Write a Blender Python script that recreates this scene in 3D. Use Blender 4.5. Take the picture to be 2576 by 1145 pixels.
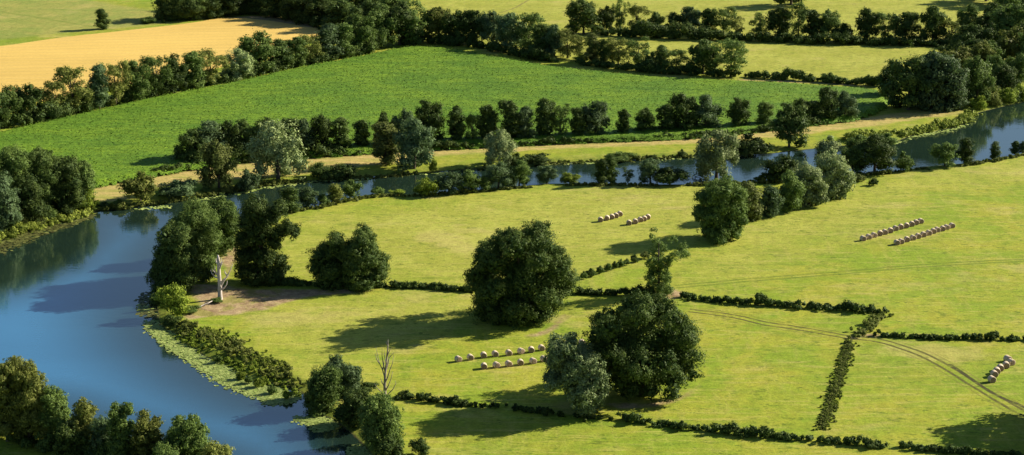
import bpy, math, random
import numpy as np
from mathutils import Vector

for _o in list(bpy.data.objects):
    bpy.data.objects.remove(_o)
SC = bpy.context.scene
COL = SC.collection
R = math.radians

# ------------------------------------------------------------------ camera
LAND = 0.7                      # height of the fields above the river
DEP = R(15.0)
FPX = 1328.5 / math.tan(DEP)    # focal length, in units of the picture's 2576 px width
HC = LAND + 124.0
cam_d = bpy.data.cameras.new('camera')
cam = bpy.data.objects.new('camera', cam_d)
COL.objects.link(cam)
cam.location = (0, 0, HC)
cam.rotation_euler = (R(90) - DEP, 0, 0)
cam_d.sensor_width = 36
cam_d.lens = 36 * FPX / 2576
cam_d.clip_start = 1
cam_d.clip_end = 20000
SC.camera = cam

# ------------------------------------------------------------------ light
SUN_EL = R(26.5)
SUN_AZ = math.atan2(0.925, 0.38)           # clockwise from +Y
world = bpy.data.worlds.new('World')
SC.world = world
world.use_nodes = True
wn = world.node_tree
for n in list(wn.nodes):
    wn.nodes.remove(n)
sky = wn.nodes.new('ShaderNodeTexSky')
sky.sky_type = 'NISHITA'
sky.sun_disc = False
sky.sun_elevation = SUN_EL
sky.sun_rotation = SUN_AZ
sky.altitude = 100
sky.air_density = 1.0
sky.dust_density = 0.7
sky.ozone_density = 3.5
bgn = wn.nodes.new('ShaderNodeBackground')
bgn.inputs['Strength'].default_value = 0.051
won = wn.nodes.new('ShaderNodeOutputWorld')
wn.links.new(sky.outputs[0], bgn.inputs[0])
wn.links.new(bgn.outputs[0], won.inputs[0])
sun_d = bpy.data.lights.new('sun', 'SUN')
sun_d.energy = 5.0
sun_d.angle = R(0.5)
sun_d.color = (1.0, 0.91, 0.75)
sun = bpy.data.objects.new('sun', sun_d)
COL.objects.link(sun)
sdir = Vector((math.sin(SUN_AZ) * math.cos(SUN_EL), math.cos(SUN_AZ) * math.cos(SUN_EL), math.sin(SUN_EL)))
sun.rotation_euler = sdir.to_track_quat('Z', 'Y').to_euler()
sun.location = (300, 500, 300)
SC.view_settings.view_transform = 'Standard'
SC.view_settings.look = 'None'
SC.view_settings.exposure = 1.06
SC.view_settings.gamma = 1
SC.cycles.max_bounces = 5
SC.cycles.diffuse_bounces = 2
SC.cycles.glossy_bounces = 3
SC.cycles.transmission_bounces = 2
SC.cycles.transparent_max_bounces = 4

# ------------------------------------------------------------------ pixel -> world
_F = np.array((0, math.cos(DEP), -math.sin(DEP)))
_D = np.array((0, -math.sin(DEP), -math.cos(DEP)))
_R = np.array((1.0, 0, 0))


def ray(x, y):
    return _F + (y - 572.5) / FPX * _D + (x - 1288) / FPX * _R


def P(x, y, z=LAND):
    d = ray(x, y)
    t = (z - HC) / d[2]
    return np.array((d[0] * t, d[1] * t, z))


def zat(x, y, Y):
    d = ray(x, y)
    return HC + d[2] * Y / d[1]


def pxm(y):                    # pixels per metre on the land at picture row y
    return math.cos(DEP) * (y + 756) / 124.0


def poly(pts, z=LAND):
    return np.array([P(x, y, z)[:2] for x, y in pts])


def smooth_poly(pts, n=6, closed=True):
    """Catmull-Rom through the points."""
    p = np.asarray(pts, float)
    m = len(p)
    out = []
    rng_ = range(m) if closed else range(m - 1)
    for i in rng_:
        if closed:
            a, b, c, d = p[(i - 1) % m], p[i], p[(i + 1) % m], p[(i + 2) % m]
        else:
            a, b, c, d = p[max(i - 1, 0)], p[i], p[i + 1], p[min(i + 2, m - 1)]
        for k in range(n):
            t = k / n
            out.append(0.5 * ((2 * b) + (-a + c) * t + (2 * a - 5 * b + 4 * c - d) * t * t + (-a + 3 * b - 3 * c + d) * t ** 3))
    if not closed:
        out.append(p[-1])
    return np.array(out)


def sd_poly(q, pg):
    """signed distance of points q to polygon pg, positive inside"""
    best = np.full(len(q), 1e9)
    inside = np.zeros(len(q), bool)
    m = len(pg)
    for i in range(m):
        a, b = pg[i], pg[(i + 1) % m]
        e = b - a
        L = e @ e
        if L < 1e-9:
            continue
        w = q - a
        t = np.clip((w @ e) / L, 0, 1)
        dd = w - t[:, None] * e
        best = np.minimum(best, (dd * dd).sum(1))
        if a[1] != b[1]:
            c = ((a[1] > q[:, 1]) != (b[1] > q[:, 1])) & (q[:, 0] < (b[0] - a[0]) * (q[:, 1] - a[1]) / (b[1] - a[1]) + a[0])
            inside ^= c
    s = np.sqrt(best)
    return np.where(inside, s, -s)


def sd_line(q, pl, far=40.0):
    """sideways-signed distance to an open line (left negative), 'far' past its ends"""
    best = np.full(len(q), 1e9)
    sg = np.full(len(q), far)
    m = len(pl)
    for i in range(m - 1):
        a, b = pl[i], pl[i + 1]
        e = b - a
        L = math.sqrt(e @ e)
        e = e / L
        w = q - a
        t = w @ e
        s = w[:, 0] * e[1] - w[:, 1] * e[0]
        tc = np.clip(t, 0, L)
        d2 = (t - tc) ** 2 + s * s
        up = d2 < best
        off = (t < -1 if i == 0 else np.zeros(len(q), bool)) | (t > L + 1 if i == m - 2 else np.zeros(len(q), bool))
        val = np.where(off, far, np.where(np.abs(s) > 1e-6, s, 0))
        best = np.where(up, d2, best)
        sg = np.where(up, val, sg)
    return np.clip(sg, -far, far)


# ------------------------------------------------------------------ outlines of the place
RIVER_PX = [(-900, 760), (-200, 690), (0, 607), (100, 572), (190, 548), (235, 528), (275, 527), (310, 529), (352, 520), (400, 513), (480, 502),
            (560, 487), (640, 472), (700, 464), (760, 457), (850, 451), (930, 445), (1000, 440), (1060, 436), (1100, 432), (1180, 426),
            (1250, 419), (1330, 413), (1440, 409), (1560, 404), (1650, 399), (1750, 395), (1840, 391), (1930, 388), (2000, 380),
            (2080, 372), (2160, 364), (2252, 357), (2299, 340), (2360, 330), (2432, 310), (2452, 289), (2499, 275), (2573, 258), (2700, 232),
            (3000, 190), (3000, 320), (2700, 355), (2576, 384), (2510, 398), (2420, 411), (2330, 419), (2260, 429), (2170, 436), (2060, 448),
            (1960, 455), (1890, 457), (1800, 461), (1700, 464), (1600, 464), (1500, 464), (1400, 462), (1330, 466), (1200, 478), (1100, 485),
            (1040, 489), (1000, 489), (950, 487), (900, 494), (850, 507), (780, 522), (720, 530), (640, 545), (560, 560), (480, 590),
            (425, 640), (392, 700), (385, 750), (395, 790), (399, 817), (457, 853), (515, 900), (563, 911), (599, 933), (644, 966),
            (705, 966), (762, 994), (790, 1035), (840, 1060), (890, 1100), (925, 1140), (960, 1190), (1000, 1300), (700, 1330),
            (610, 1220), (540, 1170), (400, 1130), (250, 1085), (100, 1045), (-150, 1000), (-900, 1040)]
RIVER = smooth_poly(poly(RIVER_PX, 0.0), 3)
MAIZE_PX = [(-260, 395), (-100, 355), (0, 332), (200, 287), (400, 242), (560, 213), (700, 181), (800, 161), (900, 143), (960, 130), (1010, 121),
            (1060, 118), (1110, 121), (1180, 130), (1290, 150), (1400, 169), (1500, 179), (1600, 190), (1700, 197), (1850, 204), (2000, 211), (2100, 219),
            (2215, 228), (2235, 262), (2160, 297), (2050, 310), (1950, 322), (1850, 334), (1750, 343), (1600, 350), (1450, 355),
            (1300, 362), (1150, 370), (1000, 376), (900, 384), (800, 391), (700, 397), (600, 405), (500, 420), (420, 434), (330, 449),
            (235, 466), (130, 480), (-60, 520), (-260, 560)]
WHEAT_PX = [(-260, 160), (-100, 135), (0, 117), (150, 95), (350, 73), (480, 58), (560, 45), (640, 48), (700, 55), (760, 66), (805, 76),
            (790, 94), (740, 112), (690, 140), (600, 160), (400, 200), (250, 222), (100, 255), (-100, 300), (-260, 340)]
DRY_PX = [(225, 505), (235, 470), (330, 452), (420, 437), (500, 422), (600, 408), (700, 400), (800, 394), (900, 387), (1000, 379),
          (1150, 373), (1300, 365), (1450, 358), (1600, 353), (1750, 346), (1850, 337), (1950, 325), (2050, 312), (2170, 296), (2260, 282), (2400, 268),
          (2430, 286), (2300, 302), (2200, 318), (2100, 328), (2030, 338), (1850, 356), (1750, 362), (1600, 368), (1450, 374), (1300, 382),
          (1100, 394), (1000, 412), (900, 420), (800, 436), (700, 446), (560, 455), (420, 470), (330, 500), (260, 508)]
SOIL_PX = [[(480, 715), (560, 716), (640, 728), (700, 726), (900, 728), (940, 731), (880, 740), (800, 746), (735, 760), (670, 780), (600, 790), (540, 796), (470, 806), (462, 790), (500, 765), (470, 735)],
           [(1300, 846), (1345, 838), (1385, 820), (1415, 792), (1430, 795), (1400, 828), (1350, 848)],
           [(1640, 738), (1700, 728), (1725, 742), (1700, 754), (1650, 752)],
           [(1520, 1010), (1600, 1014), (1700, 1000), (1760, 968), (1730, 1000), (1660, 1022), (1560, 1030)],
           [(2120, 848), (2160, 838), (2220, 842), (2180, 853), (2140, 856)],
           [(1855, 199), (1900, 200), (2050, 206), (2200, 217), (2205, 221), (2050, 211), (1900, 204), (1855, 202)],
           [(560, 44), (700, 40), (790, 58), (800, 74), (700, 60), (600, 52)],
           [(560, 610), (590, 600), (600, 640), (575, 700), (560, 680)]]
PALE_PX = [[(540, 20), (900, -60), (1500, -200), (3000, -260), (3000, 180), (2150, 230), (1900, 205), (1700, 190), (1300, 140), (1000, 100), (800, 60)],
           [(720, 545), (850, 515), (1000, 497), (1300, 475), (1800, 468), (1780, 560), (1650, 640), (1480, 700), (1180, 720), (980, 715), (740, 690)],
           [(560, 800), (740, 772), (830, 752), (1000, 745), (1160, 750), (1100, 820), (900, 900), (960, 980), (760, 950), (640, 850)],
           [(1720, 720), (1790, 640), (1900, 590), (2100, 500), (2250, 440), (2580, 392), (2900, 370), (2900, 460), (2300, 480), (2150, 540), (1950, 640), (1850, 700)]]
GREEN2_PX = [(-400, 160), (0, 100), (200, 80), (430, 58), (400, 30), (250, 5), (-100, -60), (-600, -100)]
TRACKS_PX = [[(1740, 782), (1850, 797), (1932, 815), (2030, 830), (2130, 848), (2200, 855), (2260, 870), (2330, 897), (2400, 935), (2480, 985), (2560, 1032), (2700, 1100)],
             [(2393, 919), (2440, 950), (2500, 990), (2580, 1026), (2700, 1080)],
             [(1700, 722), (1800, 712), (1932, 701), (2100, 688), (2300, 670), (2450, 661), (2600, 654)],
             [(1250, 34), (1290, 22), (1330, 0), (1380, -30)],
             [(0, 30), (100, 45), (200, 62), (300, 78)]]
RIVER_RUFF = None


def ground_h(q):
    s = -sd_poly(q, RIVER)                     # positive on land
    t = np.clip(s / 3.2, 0, 1)
    h = LAND * (t * t * (3 - 2 * t))
    w = np.clip(-s / 6.0, 0, 1)
    return np.where(s > 0, h, -2.2 * w)


def gz(x, y):
    return float(ground_h(np.array([[x, y]]))[0])


# ------------------------------------------------------------------ materials
def new_mat(name):
    m = bpy.data.materials.new(name)
    m.use_nodes = True
    nt = m.node_tree
    for n in list(nt.nodes):
        nt.nodes.remove(n)
    return m, nt


class NT:
    def __init__(s, nt):
        s.nt = nt

    def n(s, typ, **kw):
        nd = s.nt.nodes.new(typ)
        for k, v in kw.items():
            setattr(nd, k, v)
        return nd

    def link(s, a, b):
        s.nt.links.new(a, b)

    def val(s, sock, v):
        if hasattr(v, 'is_linked') or hasattr(v, 'links'):
            s.link(v, sock)
        else:
            sock.default_value = v

    def math(s, op, a, b=0.0, c=0.0, clamp=False):
        nd = s.n('ShaderNodeMath', operation=op, use_clamp=clamp)
        s.val(nd.inputs[0], a)
        s.val(nd.inputs[1], b)
        if op in ('MULTIPLY_ADD', 'SMOOTH_MIN'):
            s.val(nd.inputs[2], c)
        return nd.outputs[0]

    def attr(s, name):
        nd = s.n('ShaderNodeAttribute', attribute_name=name)
        return nd.outputs['Fac']

    def noise(s, scale, detail=3, rough=.5, vec=None, dist=0.0):
        nd = s.n('ShaderNodeTexNoise')
        nd.inputs['Scale'].default_value = scale
        nd.inputs['Detail'].default_value = detail
        nd.inputs['Roughness'].default_value = rough
        nd.inputs['Distortion'].default_value = dist
        if vec is not None:
            s.link(vec, nd.inputs['Vector'])
        return nd.outputs['Fac']

    def step(s, v, lo, hi):
        nd = s.n('ShaderNodeMapRange', interpolation_type='SMOOTHSTEP')
        s.val(nd.inputs['Value'], v)
        nd.inputs['From Min'].default_value = lo
        nd.inputs['From Max'].default_value = hi
        return nd.outputs[0]

    def mix(s, f, a, b, blend='MIX'):
        nd = s.n('ShaderNodeMix', data_type='RGBA', blend_type=blend)
        s.val(nd.inputs['Factor'], f)
        for i, v in ((6, a), (7, b)):
            if isinstance(v, tuple):
                nd.inputs[i].default_value = (*v, 1)
            else:
                s.link(v, nd.inputs[i])
        return nd.outputs[2]

    def bright(s, col, f):
        """colour times scalar"""
        nd = s.n('ShaderNodeVectorMath', operation='SCALE')
        s.link(col, nd.inputs[0])
        s.val(nd.inputs['Scale'], f)
        return nd.outputs[0]

    def mapping(s, scale, rot=0.0):
        g = s.n('ShaderNodeNewGeometry')
        m = s.n('ShaderNodeMapping')
        s.link(g.outputs['Position'], m.inputs['Vector'])
        m.inputs['Scale'].default_value = scale
        m.inputs['Rotation'].default_value = (0, 0, rot)
        return m.outputs[0]


def finish(t, col, rough=.9, bump=None, bstr=.3, bdist=.1, spec=.2):
    b = t.n('ShaderNodeBsdfPrincipled')
    t.link(col, b.inputs['Base Color']) if not isinstance(col, tuple) else setattr(b.inputs['Base Color'], 'default_value', (*col, 1))
    b.inputs['Roughness'].default_value = rough
    b.inputs['Specular IOR Level'].default_value = spec
    if bump is not None:
        bn = t.n('ShaderNodeBump')
        bn.inputs['Strength'].default_value = bstr
        bn.inputs['Distance'].default_value = bdist
        t.link(bump, bn.inputs['Height'])
        t.link(bn.outputs[0], b.inputs['Normal'])
    o = t.n('ShaderNodeOutputMaterial')
    t.link(b.outputs[0], o.inputs[0])


def ground_material():
    m, nt = new_mat('meadow_ground')
    t = NT(nt)
    pos = t.mapping((1, 1, 1))
    big = t.noise(.012, 3, .55, pos)
    mid = t.noise(.07, 4, .6, pos, .6)
    small = t.noise(.45, 5, .7, pos)
    fine = t.noise(2.2, 4, .75, pos)
    streak = t.noise(.5, 4, .65, t.mapping((.22, 1.6, 1), R(-14)))
    streak2 = t.noise(.35, 4, .7, t.mapping((1.5, .2, 1), R(22)))
    lime = (.200, .275, .020)
    pale = (.350, .360, .062)
    lush = (.110, .185, .016)
    straw = (.400, .360, .090)
    c = t.mix(t.step(mid, .36, .66), lime, (.300, .305, .032))
    c = t.mix(t.math('MULTIPLY', t.step(big, .50, .64), .5), c, (.165, .235, .020))
    pf = t.step(t.math('ADD', t.attr('pale'), t.math('MULTIPLY', t.math('SUBTRACT', big, .5), 60)), -14, 16)
    pc = t.mix(t.step(mid, .38, .66), (.285, .300, .042), pale)
    c = t.mix(pf, c, pc)
    gf = t.step(t.attr('green2'), -3, 3)
    c = t.mix(gf, c, t.mix(t.step(mid, .3, .7), (.200, .250, .050), (.300, .290, .070)))
    # straw coloured streaks left by mowing, lusher streaks between
    c = t.mix(t.math('MULTIPLY', t.step(streak, .50, .68), .50), c, straw)
    c = t.mix(t.math('MULTIPLY', t.step(t.noise(.33, 4, .7, t.mapping((.3, 1.3, 1), R(-20))), .54, .70), .45), c, lush)
    c = t.mix(t.math('MULTIPLY', t.step(streak2, .52, .70), .30), c, straw)
    c = t.mix(t.math('MULTIPLY', t.step(small, .55, .74), .60), c, lush)
    c = t.mix(t.math('MULTIPLY', t.step(t.noise(.8, 3, .7, t.mapping((.6, 1.2, 1), .5)), .56, .68), .70), c, (.075, .125, .012))
    c = t.mix(t.math('MULTIPLY', t.step(t.noise(.03, 4, .7, t.mapping((1, 1.6, 1), 1.1)), .55, .68), .42), c, (.450, .370, .130))
    wv = t.n('ShaderNodeTexWave', wave_type='BANDS', bands_direction='X')
    t.link(t.mapping((1, 1, 1), R(14)), wv.inputs['Vector'])
    wv.inputs['Scale'].default_value = .09
    wv.inputs['Distortion'].default_value = 6
    wv.inputs['Detail'].default_value = 3
    c = t.bright(c, t.math('MULTIPLY_ADD', wv.outputs['Fac'], .05, .975))
    # dry strip beside the maize
    wob = t.math('MULTIPLY', t.math('SUBTRACT', t.noise(.16, 4, .65, pos), .5), 7.0)
    df = t.step(t.math('ADD', t.attr('dry'), wob), -.8, 1.8)
    dc = t.mix(t.step(streak, .35, .65), (.47, .355, .130), (.37, .310, .090))
    dc = t.mix(t.math('MULTIPLY', t.step(t.noise(.3, 4, .7, t.mapping((.4, 1.2, 1), R(-12))), .46, .62), .7), dc, (.235, .260, .045))
    c = t.mix(df, c, dc)
    # bare soil
    sf = t.step(t.math('ADD', t.attr('soil'), t.math('MULTIPLY', wob, .5)), -.5, 1.4)
    so = t.mix(t.step(small, .3, .7), (.250, .165, .090), (.400, .300, .160))
    so = t.mix(t.math('MULTIPLY', t.step(t.noise(.22, 4, .7, pos), .46, .62), .75), so, (.240, .235, .050))
    c = t.mix(sf, c, so)
    # margins of the banks: rough, lusher grass
    rv = t.attr('river')
    bf = t.math('MULTIPLY', t.step(t.math('ADD', rv, t.math('MULTIPLY', wob, .4)), -6.5, -2.0), .75)
    c = t.mix(bf, c, t.mix(t.step(small, .35, .65), (.130, .190, .022), (.260, .270, .040)))
    c = t.mix(t.step(rv, -.9, -.1), c, (.055, .050, .028))
    # wheel tracks
    def ruts(name, half, wid, amount, colour):
        nonlocal c
        a = t.math('ABSOLUTE', t.math('ADD', t.attr(name), t.math('MULTIPLY', t.math('SUBTRACT', mid, .5), 1.2)))
        d = t.math('ABSOLUTE', t.math('SUBTRACT', a, half))
        f = t.math('MULTIPLY', t.math('SUBTRACT', 1.0, t.step(d, wid * .4, wid)), amount)
        f = t.math('MULTIPLY', f, t.step(small, .25, .55))
        c = t.mix(f, c, colour)
    ruts('track_a', .95, .50, .95, (.085, .080, .022))
    ruts('track_a', 2.3, .30, .45, (.15, .13, .035))
    ruts('track_b', 0, .65, 1.0, (.055, .052, .02))
    ruts('track_c', .9, .65, .65, (.10, .15, .015))
    ruts('track_d', 0, .7, .7, (.16, .13, .05))
    ruts('track_e', .5, .9, .5, (.14, .19, .03))
    # fine grain
    g = t.math('MULTIPLY_ADD', fine, 1.3, .33)
    g = t.math('MULTIPLY', g, t.math('MULTIPLY_ADD', small, .7, .64))
    c = t.bright(c, g)
    h = t.math('ADD', t.math('MULTIPLY', small, .6), t.math('MULTIPLY', fine, .35))
    finish(t, c, .95, h, .55, .35, .1)
    return m


def maize_material():
    m, nt = new_mat('maize')
    t = NT(nt)
    pos = t.mapping((1, 1, 1))
    rows = t.noise(.9, 3, .6, t.mapping((.16, 2.0, 1), R(-13)))
    mid = t.noise(.05, 3, .5, pos)
    fine = t.noise(1.2, 4, .75, pos)
    c = t.mix(t.step(fine, .3, .7), (.070, .150, .008), (.150, .250, .014))
    c = t.mix(t.math('MULTIPLY', t.step(rows, .45, .65), .5), c, (.205, .300, .020))
    c = t.mix(t.math('MULTIPLY', t.step(mid, .40, .62), .45), c, (.055, .140, .010))
    c = t.mix(t.math('MULTIPLY', t.step(t.noise(.25, 4, .65, t.mapping((.25, 1.6, 1), R(-13))), .45, .66), .55), c, (.050, .125, .008))
    c = t.bright(c, t.math('MULTIPLY_ADD', t.attr('tint'), .28, .86))
    finish(t, c, .75, fine, .6, .4, .15)
    return m


def wheat_material():
    m, nt = new_mat('golden_stubble')
    t = NT(nt)
    pos = t.mapping((1, 1, 1))
    rows = t.noise(.6, 3, .6, t.mapping((.05, 1.5, 1), R(-9)))
    mid = t.noise(.02, 4, .6, pos)
    fine = t.noise(1.0, 4, .7, pos)
    c = t.mix(t.step(mid, .35, .65), (.64, .440, .115), (.56, .385, .100))
    c = t.mix(t.math('MULTIPLY', t.step(rows, .4, .7), .5), c, (.70, .49, .140))
    ln = t.n('ShaderNodeTexWave', wave_type='BANDS', bands_direction='Y')
    t.link(t.mapping((1, 1, 1), R(-9)), ln.inputs['Vector'])
    ln.inputs['Scale'].default_value = .05
    ln.inputs['Distortion'].default_value = .8
    c = t.mix(t.math('MULTIPLY', t.step(ln.outputs['Fac'], .90, 1.0), .35), c, (.44, .30, .11))
    c = t.bright(c, t.math('MULTIPLY_ADD', fine, .5, .72))
    finish(t, c, .9, fine, .4, .2, .1)
    return m


def water_material():
    m, nt = new_mat('river_water')
    t = NT(nt)
    pos = t.mapping((1, 1, 1))
    mid = t.noise(.02, 3, .5, t.mapping((.5, 2.0, 1), .1))
    rip = t.noise(.8, 3, .6, t.mapping((.5, 1.5, 1), R(10)))
    rip2 = t.noise(.05, 3, .55, t.mapping((.5, 1.5, 1), R(10)))
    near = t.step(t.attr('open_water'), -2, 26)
    c = t.mix(near, (.014, .030, .020), (.045, .175, .320))  # turbid blue raised for reflected sky; dark tree reflections put into the colour
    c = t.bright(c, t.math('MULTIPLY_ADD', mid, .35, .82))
    b = t.n('ShaderNodeBsdfPrincipled')
    t.link(c, b.inputs['Base Color'])
    wind = t.step(t.noise(.018, 3, .55, t.mapping((.6, 2.6, 1), R(12))), .48, .66)
    t.link(t.math('MULTIPLY_ADD', t.math('MULTIPLY', wind, near), .13, .018), b.inputs['Roughness'])
    b.inputs['IOR'].default_value = 3.2
    b.inputs['Specular IOR Level'].default_value = .5
    bn = t.n('ShaderNodeBump')
    t.link(t.math('MULTIPLY_ADD', wind, .11, .03), bn.inputs['Strength'])
    bn.inputs['Distance'].default_value = .3
    t.link(t.math('ADD', rip, t.math('MULTIPLY', rip2, 2.0)), bn.inputs['Height'])
    t.link(bn.outputs[0], b.inputs['Normal'])
    o = t.n('ShaderNodeOutputMaterial')
    t.link(b.outputs[0], o.inputs[0])
    return m


def leaf_material(name, dark, light, trans=.28, rough=.6):
    m, nt = new_mat(name)
    t = NT(nt)
    tint = t.attr('tint')
    oi = t.n('ShaderNodeObjectInfo')
    c = t.mix(tint, dark, light)
    c = t.bright(c, t.math('MULTIPLY_ADD', oi.outputs['Random'], .5, .75))
    d = t.n('ShaderNodeBsdfPrincipled')
    t.link(c, d.inputs['Base Color'])
    d.inputs['Roughness'].default_value = rough
    d.inputs['Specular IOR Level'].default_value = .08
    tr = t.n('ShaderNodeBsdfTranslucent')
    t.link(t.mix(.5, c, (.10, .17, .030)), tr.inputs['Color'])
    mx = t.n('ShaderNodeMixShader')
    mx.inputs[0].default_value = trans
    t.link(d.outputs[0], mx.inputs[1])
    t.link(tr.outputs[0], mx.inputs[2])
    o = t.n('ShaderNodeOutputMaterial')
    t.link(mx.outputs[0], o.inputs[0])
    return m


def plain_noise(name, a, b, scale=1.0, rough=.9, bstr=.4):
    m, nt = new_mat(name)
    t = NT(nt)
    tc = t.n('ShaderNodeTexCoord')
    nz = t.noise(scale, 4, .65, tc.outputs['Object'])
    finish(t, t.mix(t.step(nz, .3, .7), a, b), rough, nz, bstr, .1)
    return m


MAT = {
    'ground': ground_material(), 'maize': maize_material(), 'wheat': wheat_material(), 'water': water_material(),
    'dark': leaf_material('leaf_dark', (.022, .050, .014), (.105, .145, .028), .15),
    'mid': leaf_material('leaf_mid', (.042, .084, .018), (.190, .265, .060)),
    'olive': leaf_material('leaf_olive', (.075, .100, .018), (.290, .310, .070)),
    'silver': leaf_material('leaf_silver', (.110, .155, .060), (.430, .510, .200), .2),
    'lime': leaf_material('leaf_lime', (.120, .170, .018), (.320, .400, .045), .3),
    'blue': leaf_material('leaf_blue', (.042, .080, .032), (.170, .240, .100)),
    'rust': leaf_material('leaf_rust', (.060, .078, .020), (.200, .225, .058)),
    'greygreen': leaf_material('leaf_grey_green', (.060, .095, .038), (.260, .320, .130)),
    'reed': leaf_material('reed_leaf', (.110, .150, .020), (.380, .430, .070), .25),
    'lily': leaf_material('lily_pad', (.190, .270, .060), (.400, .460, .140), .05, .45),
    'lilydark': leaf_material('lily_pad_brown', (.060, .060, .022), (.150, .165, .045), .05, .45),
    'bark': plain_noise('bark', (.055, .042, .030), (.120, .095, .070), 2.0),
    'deadwood': plain_noise('bleached_wood', (.34, .29, .25), (.56, .50, .45), 1.5, .8),
    'greywood': plain_noise('grey_wood', (.15, .125, .10), (.34, .29, .24), 1.5, .8),
    'straw': plain_noise('straw', (.47, .370, .250), (.70, .570, .410), 5.0),
    'strawend_shade': plain_noise('straw_end_shaded', (.20, .140, .095), (.34, .250, .175), 7.0),  # straw darkened: shade of the bale ends put into the colour
}


# ------------------------------------------------------------------ mesh helpers
def mesh_np(name, verts, faces, mats, tint=None, smooth=False, midx=None):
    """verts (n,3); faces (m,k) all the same k"""
    verts = np.ascontiguousarray(verts, np.float32)
    faces = np.ascontiguousarray(faces, np.int32)
    me = bpy.data.meshes.new(name)
    m, k = faces.shape
    me.vertices.add(len(verts))
    me.vertices.foreach_set('co', verts.ravel())
    me.loops.add(m * k)
    me.loops.foreach_set('vertex_index', faces.ravel())
    me.polygons.add(m)
    me.polygons.foreach_set('loop_start', np.arange(0, m * k, k, dtype=np.int32))
    me.polygons.foreach_set('loop_total', np.full(m, k, np.int32))
    if midx is not None:
        me.polygons.foreach_set('material_index', np.asarray(midx, np.int32))
    me.update(calc_edges=True)
    me.validate()
    if tint is not None:
        a = me.attributes.new('tint', 'FLOAT', 'FACE')
        a.data.foreach_set('value', np.ascontiguousarray(tint, np.float32))
    if smooth:
        me.polygons.foreach_set('use_smooth', np.ones(m, bool))
    for mm in mats:
        me.materials.append(mm)
    return me


def link(name, me, parent=None, loc=None):
    o = bpy.data.objects.new(name, me)
    COL.objects.link(o)
    if parent is not None:
        o.parent = parent
    if loc is not None:
        o.location = loc
    return o


def tag(o, label=None, cat=None, group=None, kind=None):
    if label:
        o['label'] = label
    if cat:
        o['category'] = cat
    if group:
        o['group'] = group
    if kind:
        o['kind'] = kind
    return o


def root(name, loc):
    o = bpy.data.objects.new(name, None)
    o.empty_display_size = 1
    COL.objects.link(o)
    o.location = loc
    return o


def unit(v):
    return v / np.maximum(np.linalg.norm(v, axis=1, keepdims=True), 1e-9)


def quads(pos, nrm, size, rng, ratio=.62):
    n = len(pos)
    t = unit(np.cross(nrm, rng.normal(size=(n, 3))))
    b = np.cross(nrm, t)
    s = size[:, None]
    k = ratio * rng.uniform(.7, 1.25, (n, 1))
    bend = nrm * s * rng.uniform(-.25, .25, (n, 1))
    v = np.stack([pos - t * s * .5 + bend, pos - b * s * .5 * k, pos + t * s * .5 + bend, pos + b * s * .5 * k], 1)
    return v.reshape(-1, 3), np.arange(4 * n).reshape(n, 4)


def leafcloud(blobs, rng, leaf=.5, dens=1.5, sub=.34, clumps=1.0, flat=.0, core=True, droop=0.0, rag=.5):
    """blobs: (x,y,z,rx,ry,rz). Clumps of leaves spread over the blobs' surfaces, larger, darker leaves within to block light."""
    B = np.asarray(blobs, float)
    rm = (B[:, 3] * B[:, 4] * B[:, 5]) ** (1 / 3)
    rs0 = np.maximum(sub * rm, leaf * 1.1)
    nc = np.maximum(6, (clumps * 2.2 * (rm / rs0) ** 2)).astype(int)
    bi = np.repeat(np.arange(len(B)), nc)
    d = unit(rng.normal(size=(len(bi), 3)))
    low = (d[:, 2] < -.35) & (rng.random(len(bi)) < .6)
    d[low, 2] *= -1
    rs = rs0[bi] * np.exp(rng.normal(0, .33, len(bi))).clip(.45, 1.7)
    off = rng.uniform(.66, 1.06, len(bi)) + (rng.random(len(bi)) < .22) * rng.uniform(0, .30, len(bi)) * rag * 2
    c = B[bi, :3] + d * B[bi, 3:6] * off[:, None] - d * (rs * .5)[:, None]
    ct = rng.random(len(bi)) * .62
    shp = np.exp(rng.normal(0, .22, (len(bi), 3)))
    n = np.maximum(5, dens * 12.56 * rs * rs / (leaf * leaf) * .55).astype(int)
    k = np.repeat(np.arange(len(bi)), n)
    dd = unit(rng.normal(size=(len(k), 3)))
    ok = (dd * d[k]).sum(1) > -.45
    k, dd = k[ok], dd[ok]
    rad = rs[k] * rng.uniform(.50, 1.0, len(k)) * (1 + (rng.random(len(k)) < .22) * rng.uniform(0, .55, len(k)))
    pos = c[k] + dd * rad[:, None] * shp[k] * np.array((1.0, 1.0, .85 + droop)) - np.array((0, 0, droop * .5)) * rs[k][:, None]
    nrm = unit(dd * 1.0 + d[k] * .35 + rng.normal(size=(len(k), 3)) * .42 + np.array((0, 0, .18)))
    PP, NN = [pos], [nrm]
    SS = [leaf * rng.uniform(.55, 1.5, len(k))]
    TT = [np.clip(ct[k] + rng.random(len(k)) * .42 + (rng.random(len(k)) < .07) * .3, 0, 1)]
    if core:  # oversized darker leaves added inside, so light does not pass through the crown
        nn_ = (14 * dens * (rm / (leaf * 3.2)) ** 2 + 10).astype(int)
        k = np.repeat(np.arange(len(B)), nn_)
        dd = unit(rng.normal(size=(len(k), 3)))
        PP.append(B[k, :3] + dd * rng.uniform(.25, .74, (len(k), 1)) * B[k, 3:6])
        NN.append(unit(dd + rng.normal(size=(len(k), 3)) * .4))
        SS.append(leaf * 3.2 * rng.uniform(.6, 1.2, len(k)))
        TT.append(np.full(len(k), .3))
    p, nn, s, t = np.concatenate(PP), np.concatenate(NN), np.concatenate(SS), np.concatenate(TT)
    keep = p[:, 2] > .02
    p, nn, s, t = p[keep], nn[keep], s[keep], t[keep]
    v, f = quads(p, nn, s, rng)
    return v, f, t


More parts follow.
